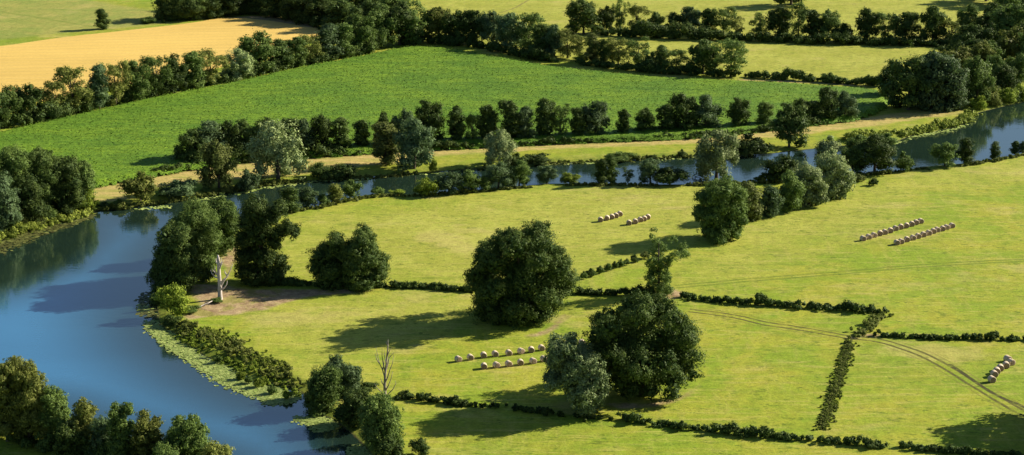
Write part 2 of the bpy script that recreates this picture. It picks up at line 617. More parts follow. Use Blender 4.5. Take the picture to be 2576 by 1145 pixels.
def tube(path, radii, sides=7):
    path = np.asarray(path, float)
    n = len(path)
    V = []
    for i in range(n):
        a = path[max(i - 1, 0)]
        b = path[min(i + 1, n - 1)]
        d = b - a
        d = d / (np.linalg.norm(d) + 1e-9)
        u = np.cross(d, (0.3, 1, .1))
        u = u / (np.linalg.norm(u) + 1e-9)
        w = np.cross(d, u)
        for k in range(sides):
            an = 2 * math.pi * k / sides
            V.append(path[i] + radii[i] * (math.cos(an) * u + math.sin(an) * w))
    F = []
    for i in range(n - 1):
        for k in range(sides):
            k2 = (k + 1) % sides
            F.append((i * sides + k, i * sides + k2, (i + 1) * sides + k2, (i + 1) * sides + k))
    V.append(path[-1])
    ti = len(V) - 1
    for k in range(sides):
        F.append(((n - 1) * sides + k, (n - 1) * sides + (k + 1) % sides, ti, ti))
    return np.array(V), F


def mesh_list(name, V, F, mats, smooth=True):
    me = bpy.data.meshes.new(name)
    F = [tuple(dict.fromkeys(f)) for f in F]
    me.from_pydata([tuple(v) for v in V], [], F)
    me.update()
    if smooth:
        for p_ in me.polygons:
            p_.use_smooth = True
    for mm in mats:
        me.materials.append(mm)
    return me


def trunk_mesh(h, r, targets, rng, mat='bark', lean=(0, 0)):
    """tapered trunk with limbs reaching for the given points"""
    Vs, Fs = [], []
    def add(vf):
        v, f = vf
        o = sum(len(x) for x in Vs)
        Vs.append(v)
        Fs.extend([tuple(i + o for i in q) for q in f])
    top = np.array((lean[0], lean[1], h))
    pth = [np.array((0, 0, -.4)), np.array((0, 0, .35)), top * .35 + rng.normal(size=3) * r * .3, top * .7 + rng.normal(size=3) * r * .4, top]
    add(tube(pth, [r * 1.55, r * 1.1, r * .85, r * .6, r * .22], 8))
    for tg in targets:
        tg = np.asarray(tg, float)
        s = top * rng.uniform(.3, .62)
        if tg[2] < s[2] + .4:
            s = top * rng.uniform(.15, .3)
        mdl = (s + tg) / 2 + np.array((0, 0, .06 * h))
        add(tube([s, mdl, tg], [r * .42, r * .27, r * .08], 5))
    return mesh_list('trunk', np.concatenate(Vs), Fs, [MAT[mat]])


# ------------------------------------------------------------------ kinds of crown, built once, copied
PR = np.random.default_rng(7)


def proto_blobs(kind, rng):
    """returns blobs, height, width"""
    if kind == 'round':
        h, w = 12.0, 10.5
        bl = [(0, 0, 5.6, 3.7, 3.7, 4.6)]
        for k in range(9):
            a = k * 2.4 + rng.uniform(-.3, .3)
            z = 1.6 + k * .95
            rr = 3.4 * math.sqrt(max(.1, 1 - ((z - 5) / 6.3) ** 2))
            r = rng.uniform(1.7, 2.6)
            bl.append((math.cos(a) * rr, math.sin(a) * rr, z, r, r, r * .9))
        bl.append((rng.uniform(-1, 1), rng.uniform(-1, 1), 10.1, 1.9, 1.9, 1.8))
    elif kind == 'tall':
        h, w = 13.0, 8.0
        bl = []
        for k in range(11):
            z = 1.2 + k * .98
            a = k * 2.4 + rng.uniform(-.5, .5)
            rr = rng.uniform(.6, 2.0) * math.sqrt(max(.2, 1 - ((z - 6.5) / 7.5) ** 2))
            r = rng.uniform(1.5, 2.3)
            bl.append((math.cos(a) * rr, math.sin(a) * rr, z, r, r, r * 1.05))
        bl.append((.2, 0, 11.7, 1.3, 1.3, 1.3))
    elif kind == 'open':
        h, w = 12.0, 9.5
        bl = []
        for k in range(12):
            a = k * 2.4 + rng.uniform(-.5, .5)
            z = rng.uniform(3.0, 11.0)
            rr = rng.uniform(1.8, 3.7) * math.sqrt(max(.15, 1 - ((z - 6.5) / 6) ** 2))
            r = rng.uniform(1.2, 2.1)
            bl.append((math.cos(a) * rr, math.sin(a) * rr, z, r, r, r * .85))
        bl.append((0, 0, 8.2, 1.8, 1.8, 2.0))
        bl.append((0, 0, 4.2, 2.0, 2.0, 2.2))
        bl.append((.8, .4, 1.7, 1.6, 1.6, 1.6))
        bl.append((-1.1, -.4, 2.2, 1.7, 1.7, 1.7))
    elif kind == 'willow':
        h, w = 11.0, 10.5
        bl = [(0, 0, 4.9, 3.6, 3.6, 4.6)]
        for k in range(10):
            a = k * 2.4 + rng.uniform(-.3, .3)
            z = 1.2 + k * .78
            rr = 3.4 * math.sqrt(max(.1, 1 - ((z - 4.5) / 6.2) ** 2))
            r = rng.uniform(1.3, 2.1)
            bl.append((math.cos(a) * rr, math.sin(a) * rr, z, r, r, r * 1.3))
        bl.append((0, 0, 9.2, 1.7, 1.7, 1.5))
    elif kind == 'bush':
        h, w = 5.0, 7.0
        bl = [(0, 0, 1.9, 2.4, 2.4, 2.2)]
        for k in range(8):
            a = k * 2.4 + rng.uniform(-.3, .3)
            z = rng.uniform(.8, 3.2)
            rr = rng.uniform(1.2, 2.4)
            r = rng.uniform(.9, 1.5)
            bl.append((math.cos(a) * rr, math.sin(a) * rr, z, r, r, r * .9))
        bl.append((rng.uniform(-.6, .6), 0, 3.9, .95, .95, .95))
    return bl, h, w


PROTO = {}
for kd, nvar, leaf, dens, tr, sub in (('round', 5, .40, 1.4, .32, .33), ('tall', 5, .38, 1.35, .24, .38), ('open', 5, .36, 1.5, .24, .42),
                                      ('willow', 3, .32, 1.4, .35, .30), ('bush', 5, .28, 1.4, .12, .38)):
    PROTO[kd] = []
    for v in range(nvar):
        bl, h, w = proto_blobs(kd, PR)
        vv, ff, tt = leafcloud(bl, PR, leaf, dens, sub, core=(kd not in ('open',)), droop=.35 if kd == 'willow' else 0)
        cm = mesh_np('crown', vv, ff, [MAT['mid']], tt)
        zz = vv[:, 2]
        H = float(np.percentile(zz, 99.8))
        Wd = float(np.percentile(vv[:, 0], 99.5) - np.percentile(vv[:, 0], .5))
        tg = [b[:3] for b in bl[1::2]]
        tm = trunk_mesh(h * .72, tr, tg, PR)
        PROTO[kd].append((cm, tm, H, Wd))

_cnt = {}
_all = []
TREES = []


def plant(kind, col, x, yb, yt, wpx, rng, shift=.10):
    """put a copy of a crown kind where it stands; picture row yb is its foot, yt its top, wpx its width"""
    y = yb - shift * wpx
    b = P(x, y, LAND)
    b[2] = gz(b[0], b[1])
    b = P(x, y, max(b[2], .05))
    s = FPX / (np.dot(b - np.array((0, 0, HC)), _F))
    H = zat(x, yt, b[1]) - b[2]
    W = wpx / s
    i = int(rng.integers(len(PROTO[kind])))
    cm, tm, h0, w0 = PROTO[kind][i]
    name = 'bush' if kind == 'bush' else ('willow_tree' if kind == 'willow' else 'tree')
    r = root(name, b)
    r.rotation_euler = (0, 0, float(rng.uniform(0, 6.28)))
    sx = W / w0 * (1.0 if kind == 'bush' else 1.14)
    H *= 1.0 if kind == 'bush' else 1.10
    r.scale = (sx, sx * float(rng.uniform(.9, 1.1)), max(H, 1.0) / h0)
    c = link('crown' if kind != 'bush' else 'foliage', cm, r)
    c.material_slots[0].link = 'OBJECT'
    c.material_slots[0].material = MAT[col]
    link('trunk' if kind != 'bush' else 'stem', tm, r)
    return r, H, W


ORD = ['first', 'second', 'third', 'fourth', 'fifth', 'sixth', 'seventh', 'eighth', 'ninth', 'tenth', 'eleventh', 'twelfth', 'thirteenth', 'fourteenth',
       'fifteenth', 'sixteenth', 'seventeenth', 'eighteenth', 'nineteenth', 'twentieth', 'twenty-first', 'twenty-second', 'twenty-third',
       'twenty-fourth', 'twenty-fifth', 'twenty-sixth', 'twenty-seventh', 'twenty-eighth', 'twenty-ninth', 'thirtieth']
LOOK = {'dark': 'dark green', 'mid': 'mid green', 'olive': 'olive', 'silver': 'silvery', 'lime': 'yellow-green', 'blue': 'bluish green', 'rust': 'brownish'}
SHAPE = {'round': 'round', 'tall': 'upright', 'open': 'airy', 'willow': 'willowy', 'bush': 'low'}


def row(seed, place, group, items, shift=.10):
    """items (x, foot row, top row, width, kind, colour); labels count from the left"""
    rng = np.random.default_rng(seed)
    items = sorted(items, key=lambda t: t[0])
    n = len(items)
    for i, (x, yb, yt, w, kind, col) in enumerate(items):
        r, H, W = plant(kind, col, x, yb, yt, w, rng, shift)
        noun = 'bush' if kind == 'bush' else 'tree'
        pos = 'leftmost' if i == 0 else ('rightmost' if i == n - 1 else ORD[i] + ' from left')
        tag(r, f"{LOOK[col]} {SHAPE[kind]} {noun}, {pos} {place}", noun, group)


# ------------------------------------------------------------------ ground, fields, river
def build_ground():
    ys = np.concatenate([np.linspace(-3000, 180, 10), np.linspace(215, 660, 300), np.linspace(662, 1150, 190), np.geomspace(1170, 9000, 14)])
    us = np.concatenate([-np.geomspace(30, 1.35, 14), np.linspace(-1.25, 1.25, 280), np.geomspace(1.35, 30, 14)])
    Y, U = np.meshgrid(ys, us, indexing='ij')
    half = np.clip(Y, 230, 1400) * 0.272 + 10
    X = U * half
    q = np.stack([X.ravel(), Y.ravel()], 1)
    z = ground_h(q)
    ny, nx = Y.shape
    idx = np.arange(ny * nx).reshape(ny, nx)
    f = np.stack([idx[:-1, :-1], idx[:-1, 1:], idx[1:, 1:], idx[1:, :-1]], -1).reshape(-1, 4)
    me = mesh_np('ground', np.column_stack([q, z]), f, [MAT['ground']], smooth=True)
    def put(name, vals):
        a = me.attributes.new(name, 'FLOAT', 'POINT')
        a.data.foreach_set('value', np.ascontiguousarray(np.clip(vals, -60, 60), np.float32))
    put('river', sd_poly(q, RIVER))
    put('dry', sd_poly(q, smooth_poly(poly(DRY_PX), 2)))
    put('soil', np.max([sd_poly(q, smooth_poly(poly(s_), 2)) for s_ in SOIL_PX], 0))
    put('pale', np.max([sd_poly(q, poly(s_)) for s_ in PALE_PX], 0))
    put('green2', sd_poly(q, poly(GREEN2_PX)))
    for nm, px in zip('abcde', TRACKS_PX):
        put('track_' + nm, sd_line(q, smooth_poly(poly(px), 4, False)))
    tag(link('ground', me), kind='structure')


def build_maize():
    top = 1.5
    pg = smooth_poly(poly(MAIZE_PX, LAND + top * .6), 2)
    lo, hi = pg.min(0), pg.max(0)
    st = 1.0
    xs, ys = np.arange(lo[0] - 2, hi[0] + 2, st), np.arange(lo[1] - 2, hi[1] + 2, st)
    X, Y = np.meshgrid(xs, ys)
    rng = np.random.default_rng(3)
    q = np.stack([X.ravel(), Y.ravel()], 1) + rng.uniform(-.3, .3, (X.size, 2))
    s = sd_poly(q, pg)
    ny, nx = X.shape
    z = LAND + .02 + top * np.clip(s / 2.0, 0, 1) + np.where(s > .8, rng.uniform(-.07, .07, len(q)) + .10 * np.sin((q[:, 1] * .97 + q[:, 0] * .23) * 2.1), 0)
    idx = np.arange(ny * nx).reshape(ny, nx)
    f = np.stack([idx[:-1, :-1], idx[:-1, 1:], idx[1:, 1:], idx[1:, :-1]], -1).reshape(-1, 4)
    f = f[(s[f] > -.4).all(1)]
    used, inv = np.unique(f.ravel(), return_inverse=True)
    v = np.column_stack([q, z])[used]
    f = inv.reshape(-1, 4)
    # leaf tips standing out of the crop
    cand = np.nonzero((s > .6) & (rng.random(len(q)) < .9))[0]
    pp = np.column_stack([q, z])[cand] + rng.uniform(-.4, .4, (len(cand), 3)) * (1, 1, .3) + (0, 0, .12)
    ed = np.nonzero((s > -.2) & (s < 2.6))[0]
    ed = np.repeat(ed, 5)
    pe = np.column_stack([q, z])[ed] + rng.uniform(-.6, .6, (len(ed), 3)) * (1, 1, 0)
    pe[:, 2] = LAND + rng.uniform(.2, top * 1.1, len(ed)) * np.clip(s[ed] / 1.0 + .5, .3, 1)
    pp = np.concatenate([pp, pe])
    cand = np.arange(len(pp))
    nn = unit(rng.normal(size=(len(cand), 3)) * (.5, .5, .4) + (.25, .05, .9))
    v2, f2 = quads(pp, nn, rng.uniform(.35, .75, len(cand)), rng, .42)
    V = np.concatenate([v, v2])
    Fc = np.concatenate([f, f2 + len(v)])
    tint = rng.random(len(Fc))
    o = link('maize_crop', mesh_np('maize_crop', V, Fc, [MAT['maize']], tint))
    tag(o, 'bright green maize crop filling the long field above the river', 'crop', kind='stuff')


def build_wheat():
    pg = smooth_poly(poly(WHEAT_PX, LAND + .15), 3)
    rng = np.random.default_rng(5)
    pg = pg + rng.normal(size=pg.shape) * .35
    from mathutils.geometry import tessellate_polygon
    tri = tessellate_polygon([[Vector((a, b, 0)) for a, b in pg]])
    n = len(pg)
    V = [(a, b, LAND + .15) for a, b in pg] + [(a, b, LAND - .05) for a, b in pg]
    F = [tuple(t_) for t_ in tri] + [(i, (i + 1) % n, n + (i + 1) % n, n + i) for i in range(n)]
    o = link('stubble_field', mesh_list('stubble_field', V, F, [MAT['wheat']], False))
    tag(o, kind='structure')


OPEN_PX = [(-700, 700), (0, 715), (60, 690), (150, 660), (230, 600), (245, 545), (330, 560), (430, 560), (370, 640), (350, 800), (400, 870), (520, 950),  # blue reach of the water; tree reflections are painted dark outside it
           (640, 1005), (780, 1040), (900, 1160), (980, 1300), (700, 1330), (540, 1170), (100, 1045), (-700, 1040)]


def build_water():
    # a sheet through the cut bed, a little under the banks
    ys = np.concatenate([np.linspace(150, 720, 230), np.linspace(730, 1400, 20)])
    us = np.linspace(-1.9, 2.2, 200)
    Y, U = np.meshgrid(ys, us, indexing='ij')
    X = U * (np.clip(Y, 200, 1400) * .272 + 10)
    q = np.stack([X.ravel(), Y.ravel()], 1)
    s = sd_poly(q, RIVER)
    ny, nx = Y.shape
    idx = np.arange(ny * nx).reshape(ny, nx)
    f = np.stack([idx[:-1, :-1], idx[:-1, 1:], idx[1:, 1:], idx[1:, :-1]], -1).reshape(-1, 4)
    f = f[(s[f] > -4).any(1)]
    used, inv = np.unique(f.ravel(), return_inverse=True)
    q = q[used]
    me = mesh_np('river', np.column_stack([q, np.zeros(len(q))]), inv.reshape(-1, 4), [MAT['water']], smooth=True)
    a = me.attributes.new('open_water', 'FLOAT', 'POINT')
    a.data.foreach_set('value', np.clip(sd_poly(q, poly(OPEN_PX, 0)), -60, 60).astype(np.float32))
    tag(link('river', me), kind='structure')


build_ground()
build_maize()
build_wheat()
build_water()


def pads(name, label, px_list, size, dens, mat, seed):
    rng = np.random.default_rng(seed)
    k = 7
    VV = []
    for px in px_list:
        pg = smooth_poly(poly(px, .03), 2)
        lo, hi = pg.min(0), pg.max(0)
        n = int(dens * (hi - lo).prod())
        q = rng.uniform(lo, hi, (n, 2))
        s = sd_poly(q, pg)
        # thinner, ragged towards the rim
        keep = (s + rng.normal(size=n) * .6 > .2) & (rng.random(n) < .45 + np.clip(s, 0, 3) / 3 * .55)
        q = q[keep]
        q = q[sd_poly(q, RIVER) > -.3]
        n = len(q)
        an = rng.uniform(0, 6.28, (n, 1)) + np.arange(k) * 2 * math.pi / k
        rr = size * rng.uniform(.55, 1.25, (n, 1)) * rng.uniform(.85, 1.1, (n, k))
        dx, dy = np.cos(an) * rr, np.sin(an) * rr
        tx, ty = rng.normal(size=(2, n, 1)) * .10
        zz = .025 + rng.uniform(0, .09, (n, 1))
        VV.append(np.stack([q[:, :1] + dx, q[:, 1:] + dy, zz + dx * tx + dy * ty], -1).reshape(-1, 3))
    V = np.concatenate(VV)
    F = np.arange(len(V)).reshape(-1, k)
    ob = link(name, mesh_np(name, V, F, [MAT[mat]], rng.random(len(F))))
    tag(ob, label, 'water plants', kind='stuff')


pads('lily_pads', 'pale green carpet of lily pads floating along the curved near bank',
     [[(358, 813), (380, 806), (402, 815), (457, 853), (515, 900), (565, 912), (600, 933), (644, 966), (700, 975), (757, 1004), (720, 1016), (680, 1022), (644, 1003),
       (580, 980), (526, 948), (465, 904), (420, 878), (403, 864), (375, 838)],
      [(343, 772), (350, 766), (375, 768), (384, 778), (380, 786), (352, 785)],
      [(731, 1052), (760, 1047), (810, 1048), (850, 1062), (840, 1080), (800, 1088), (765, 1070)],
      [(880, 1125), (905, 1118), (930, 1125), (945, 1150), (900, 1160), (870, 1145)]], .30, 30.0, 'lily', 21)
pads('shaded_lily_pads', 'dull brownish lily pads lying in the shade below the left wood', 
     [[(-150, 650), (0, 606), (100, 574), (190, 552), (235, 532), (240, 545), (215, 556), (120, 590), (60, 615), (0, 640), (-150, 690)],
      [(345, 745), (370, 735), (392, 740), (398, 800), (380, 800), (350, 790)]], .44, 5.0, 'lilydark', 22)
pads('bank_lily_pads', 'thin green line of floating leaves along the far river bank',
     [[(330, 528), (380, 520), (430, 517), (425, 523), (370, 530)], [(480, 505), (560, 491), (640, 476), (645, 481), (560, 496), (500, 508)],
      [(650, 472), (760, 458), (850, 452), (930, 447), (930, 451), (850, 456), (760, 462), (660, 477)],
      [(1040, 437), (1180, 427), (1330, 413), (1480, 408), (1560, 404), (1650, 399), (1840, 390), (1840, 393), (1650, 403), (1560, 408), (1480, 412), (1330, 418), (1180, 431), (1050, 440)],
      [(2170, 364), (2252, 358), (2299, 341), (2400, 322), (2436, 309), (2440, 313), (2400, 330), (2300, 347), (2250, 363)]], .42, 4.0, 'lily', 23)


def strip_plants(name, label, cat, px, width, height, dens, mat, seed, leaf=.4, kind=None, group=None, zbase=None, lump=6.0, gap=0.0, wpx=None):
    """a hedge or a bank of reeds: clumps of leaves set along a line on the land"""
    rng = np.random.default_rng(seed)
    pl = smooth_poly(poly(px), 5, False)
    seg = np.linalg.norm(np.diff(pl, axis=0), axis=1)
    cum = np.concatenate([[0], np.cumsum(seg)])
    L = cum[-1]
    n = max(4, int(L * dens * 3.4))
    tt = np.sort(rng.uniform(0, L, n))
    x = np.interp(tt, cum, pl[:, 0])
    y = np.interp(tt, cum, pl[:, 1])
    org = np.array((x.mean(), y.mean(), LAND))
    bl = []
    ph = rng.uniform(0, 6.28, 4)
    for i in range(n):
        if rng.random() < .12 and kind is None:
            x[i] += rng.normal() * .5
            y[i] += rng.normal() * .8
        u = tt[i]
        m = .5 + .28 * math.sin(u / lump + ph[0]) + .2 * math.sin(u / (lump * .43) + ph[1]) + .15 * math.sin(u / (lump * 2.7) + ph[2])
        if gap and m < gap:
            continue
        m = max(m, .40)
        dx, dy = rng.normal(size=2) * width * .30
        r = rng.uniform(.12, .40) ** 1.0 * height * (.45 + m * .85)
        z0 = gz(x[i] + dx, y[i] + dy) - LAND
        bl.append((x[i] + dx - org[0], y[i] + dy - org[1], z0 + r * .7 + rng.random() ** 1.3 * height * m * .75, r * 1.35, r * 1.35, r))
    v, f, t = leafcloud([(a, b, c + 10, d, e, g) for a, b, c, d, e, g in bl], rng, leaf * .85, 1.0, .6, clumps=.8)
    v[:, 2] -= 10
    v[:, 2] = np.maximum(v[:, 2], -LAND)
    ob = link(name, mesh_np(name, v, f, [MAT[mat]], t), loc=org)
    tag(ob, label, cat, group, kind)
    return ob


# ------------------------------------------------------------------ hedges
HG = 'hedges dividing the meadows'
strip_plants('hedge', 'low dark hedge behind the bare soil, between the leaning tree and first big oak', 'hedge',
             [(705, 716), (800, 722), (900, 722), (1000, 724), (1090, 727), (1185, 734)], 1.2, 1.9, 1.2, 'dark', 31, group=HG)
strip_plants('hedge', 'short dark hedge between the two big oaks, left of the slender tree', 'hedge',
             [(1425, 740), (1500, 742), (1580, 744), (1650, 748)], 1.2, 2.0, 1.2, 'dark', 32, group=HG)
strip_plants('hedge', 'lumpy dark hedge running right from the slender tree to the field corner', 'hedge',
             [(1712, 746), (1780, 758), (1870, 765), (1980, 772), (2080, 778), (2160, 784), (2228, 786)], 1.2, 1.7, 1.1, 'dark', 33, lump=3.5, group=HG)
strip_plants('hedge', 'scrubby brownish hedge dropping from the field corner to the gateway', 'hedge',
             [(2228, 792), (2200, 812), (2180, 830), (2150, 846)], 2.4, 1.2, 1.5, 'olive', 34, .3, group=HG)
strip_plants('hedge', 'dark hedge above the wheel tracks, reaching the right edge', 'hedge',
             [(2205, 846), (2300, 851), (2400, 854), (2500, 855), (2620, 857)], 1.0, 1.4, 1.1, 'dark', 35, lump=4, group=HG)
strip_plants('hedge', 'wide weedy hedge running down from the gateway to the bottom hedge', 'hedge',
             [(2138, 862), (2120, 920), (2103, 975), (2085, 1035), (2070, 1080)], 1.7, .50, 3.4, 'olive', 36, .22, group=HG)
strip_plants('hedge', 'ragged low hedge from bare grey tree right along the bottom meadow', 'hedge',
             [(1000, 1002), (1090, 1010), (1160, 1020), (1260, 1028), (1400, 1046), (1540, 1056)], 1.2, 1.3, .9, 'dark', 37, .32, lump=3, gap=.03, group=HG)
strip_plants('hedge', 'long uneven dark hedge crossing the bottom right of the picture', 'hedge',
             [(1560, 1056), (1680, 1074), (1760, 1082), (1880, 1096), (2000, 1108), (2100, 1114), (2200, 1122), (2330, 1134), (2480, 1146), (2640, 1156)], 1.3, 1.5, 1.15, 'dark', 38, .34, lump=3, gap=.1, group=HG)
strip_plants('hedge', 'dark low hedge along the upper right corner of the maize', 'hedge',
             [(1875, 194), (1932, 198), (2000, 202), (2100, 209), (2220, 219)], 2.2, 3.0, .8, 'dark', 39, .5, lump=5, group=HG)
strip_plants('hedge', 'deep dark hedge under the tree row below the top right meadow', 'hedge',
             [(1512, 88), (1600, 93), (1700, 97), (1850, 103), (2000, 108), (2200, 113), (2420, 118), (2600, 120)], 3.5, 5.0, .55, 'dark', 40, .6, lump=9, group=HG)
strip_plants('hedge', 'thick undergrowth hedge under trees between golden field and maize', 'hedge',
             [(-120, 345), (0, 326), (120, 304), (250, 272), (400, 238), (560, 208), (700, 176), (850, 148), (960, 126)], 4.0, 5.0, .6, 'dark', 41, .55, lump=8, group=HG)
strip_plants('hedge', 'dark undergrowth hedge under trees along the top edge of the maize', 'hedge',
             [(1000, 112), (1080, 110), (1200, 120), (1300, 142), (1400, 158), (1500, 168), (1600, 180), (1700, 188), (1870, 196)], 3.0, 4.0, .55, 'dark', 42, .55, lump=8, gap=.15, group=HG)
strip_plants('hedge', 'low dark hedge along the river side of the maize', 'hedge',
             [(380, 441), (460, 429), (560, 415), (700, 402), (800, 395), (900, 387), (1050, 379), (1200, 372), (1400, 362), (1600, 353), (1800, 343), (1950, 327), (2060, 313), (2150, 300)], 1.4, 1.9, 1.3, 'dark', 43, .42, lump=6, group=HG)
strip_plants('bank_plants', 'rough waterside plants along the far bank of the middle river', 'plants',
             [(240, 522), (300, 520), (400, 506), (520, 488), (640, 466), (760, 452), (900, 444), (1050, 432), (1180, 422), (1330, 409), (1500, 403), (1700, 392), (1850, 387)], 2.2, 1.2, 1.2, 'olive', 44, .36, kind='stuff', gap=.2)
strip_plants('bank_plants', 'yellow-green rough plants edging the bank at the upper right bend', 'plants',
             [(2130, 352), (2200, 344), (2260, 338), (2330, 325), (2400, 310), (2432, 297), (2450, 280)], 3.6, 1.8, 1.5, 'reed', 45, .4, kind='stuff')
strip_plants('bank_plants', 'straggling weeds on the near bank below the middle river', 'plants',
             [(720, 536), (800, 524), (870, 508), (960, 494), (1050, 495), (1150, 488), (1300, 474), (1450, 467), (1700, 468), (1900, 462), (2050, 455), (2200, 440), (2300, 428), (2450, 414), (2580, 390)], 1.8, .9, 1.0, 'olive', 46, .34, kind='stuff', gap=.25)
strip_plants('weeds', 'pale green and straw weeds along the wide hedge down to the bottom hedge', 'weeds',
             [(2142, 860), (2123, 920), (2106, 975), (2088, 1035), (2074, 1082)], 2.6, .38, 1.2, 'lime', 55, .22, kind='stuff')
strip_plants('weeds', 'rough weeds at the foot of the lumpy dark hedge on the right', 'weeds',
             [(1712, 750), (1870, 769), (2080, 782), (2228, 790)], 2.2, .4, 1.0, 'reed', 56, .24, kind='stuff', gap=.3)
for sd, pp, ht, ct in ((47, [(452, 836), (500, 862), (560, 900), (620, 930), (680, 960), (740, 992)], .85, 'lime'),
                       (48, [(440, 818), (520, 850), (600, 885), (660, 918), (720, 950), (770, 985)], 1.15, 'olive'),
                       (49, [(500, 828), (560, 852), (610, 880), (680, 920), (750, 962)], .7, 'reed')):
    strip_plants('marsh_plants', {47: 'yellow-green marsh plants at the water edge behind the pale lily pads',
                                  48: 'darker green marsh plants in the middle of the curved near bank',
                                  49: 'short marsh plants along the meadow side of the curved near bank'}[sd], 'plants', pp, 5.0, ht, 2.2, ct, sd, .26, kind='stuff', lump=3, gap=.36)
strip_plants('bank_plants', 'mixed weeds along the bank below the left wood', 'plants',
             [(-120, 635), (0, 598), (60, 578), (130, 558), (190, 543), (235, 522)], 3.0, 2.0, 1.4, 'reed', 50, .38, kind='stuff')


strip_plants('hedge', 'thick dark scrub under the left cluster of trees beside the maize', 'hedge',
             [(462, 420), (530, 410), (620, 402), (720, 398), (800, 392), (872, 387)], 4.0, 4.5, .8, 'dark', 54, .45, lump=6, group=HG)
strip_plants('hedge', 'dark undergrowth added to deepen the shade beneath the bottom left trees', 'hedge',
             [(-120, 1075), (0, 1085), (100, 1110), (200, 1140), (320, 1165), (450, 1190), (560, 1215)], 6.0, 3.5, 1.0, 'dark', 53, .35, lump=6, group=HG)  # dark leaves added where the ground lies in shade under the trees
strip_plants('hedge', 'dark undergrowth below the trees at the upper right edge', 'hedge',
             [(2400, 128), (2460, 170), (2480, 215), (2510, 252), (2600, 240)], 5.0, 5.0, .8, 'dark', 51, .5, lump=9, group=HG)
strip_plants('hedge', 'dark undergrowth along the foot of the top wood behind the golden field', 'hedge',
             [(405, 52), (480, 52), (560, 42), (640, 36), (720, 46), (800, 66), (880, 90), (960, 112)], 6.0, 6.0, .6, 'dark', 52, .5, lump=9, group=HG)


# ------------------------------------------------------------------ rows of trees
def seq(a):
    return a


row(101, 'in the hedgerow below the golden field', 'trees between the golden field and the maize', [
    (-35, 340, 235, 85, 'round', 'dark'), (20, 326, 226, 84, 'round', 'mid'), (78, 314, 218, 84, 'round', 'dark'), (135, 302, 212, 58, 'open', 'olive'), (183, 292, 178, 74, 'open', 'olive'),
    (215, 284, 225, 50, 'tall', 'mid'), (250, 280, 174, 52, 'tall', 'blue'), (292, 273, 164, 66, 'open', 'olive'), (345, 262, 162, 74, 'round', 'mid'), (395, 250, 148, 66, 'open', 'mid'),
    (440, 240, 145, 64, 'round', 'dark'), (488, 230, 138, 62, 'tall', 'mid'), (532, 220, 132, 66, 'open', 'olive'), (600, 206, 130, 66, 'willow', 'silver'),
    (648, 193, 88, 94, 'round', 'mid'), (708, 180, 105, 58, 'tall', 'dark'), (745, 173, 100, 56, 'tall', 'mid'), (780, 166, 92, 54, 'open', 'olive'),
    (822, 158, 68, 62, 'tall', 'blue'), (862, 150, 66, 54, 'tall', 'mid'), (905, 142, 42, 78, 'round', 'mid')])
row(102, 'in front of the dark top wood', 'trees of the top wood', [
    (435, 55, -18, 78, 'round', 'dark'), (480, 56, -12, 80, 'round', 'mid'), (712, 52, -20, 70, 'round', 'dark'), (760, 62, -12, 84, 'round', 'dark'), (815, 70, -5, 90, 'round', 'dark'),
    (862, 82, 5, 86, 'round', 'dark'), (958, 128, 22, 84, 'round', 'mid'), (1005, 122, 14, 90, 'round', 'dark'), (1058, 114, 12, 86, 'open', 'mid'), (1040, 118, 45, 50, 'tall', 'mid'),
    (1105, 112, 26, 74, 'round', 'olive'), (920, 104, 10, 90, 'round', 'dark'), (1150, 116, 32, 70, 'round', 'dark'), (1195, 118, 34, 76, 'round', 'dark'), (1240, 124, 34, 70, 'round', 'blue')])
row(103, 'at the back of the dark top wood', 'trees of the top wood', [
    (525, 50, -22, 84, 'round', 'dark'), (575, 46, -28, 84, 'round', 'dark'), (625, 40, -34, 84, 'round', 'mid'), (672, 44, -28, 84, 'round', 'dark'), (540, 30, -45, 80, 'round', 'dark'), (590, 34, -40, 84, 'round', 'dark'), (640, 30, -40, 84, 'round', 'dark'), (690, 28, -45, 84, 'round', 'dark'), (745, 30, -45, 84, 'round', 'mid'),
    (800, 34, -40, 84, 'round', 'dark'), (855, 40, -35, 84, 'round', 'dark'), (905, 48, -22, 80, 'round', 'mid'), (950, 60, -8, 84, 'round', 'dark'), (1000, 74, -3, 84, 'round', 'mid')])
row(104, 'along the top edge of the maize', 'trees along the top edge of the maize', [
    (1285, 134, 40, 74, 'round', 'blue'), (1330, 140, 43, 66, 'open', 'mid'), (1365, 146, 66, 56, 'tall', 'mid'), (1395, 148, 68, 56, 'round', 'blue'), (1428, 152, 80, 50, 'open', 'olive'),
    (1458, 154, 94, 44, 'open', 'olive'), (1492, 162, 90, 44, 'tall', 'rust'), (1522, 166, 104, 40, 'round', 'dark'), (1556, 172, 103, 58, 'open', 'olive'), (1606, 178, 102, 56, 'open', 'mid'),
    (1640, 180, 130, 34, 'bush', 'mid'), (1664, 182, 119, 42, 'tall', 'mid'), (1702, 188, 132, 50, 'open', 'mid'), (1732, 190, 160, 36, 'bush', 'dark'), (1768, 194, 109, 76, 'round', 'mid'),
    (1838, 200, 106, 76, 'open', 'mid'), (1463, 158, 137, 36, 'bush', 'lime')])
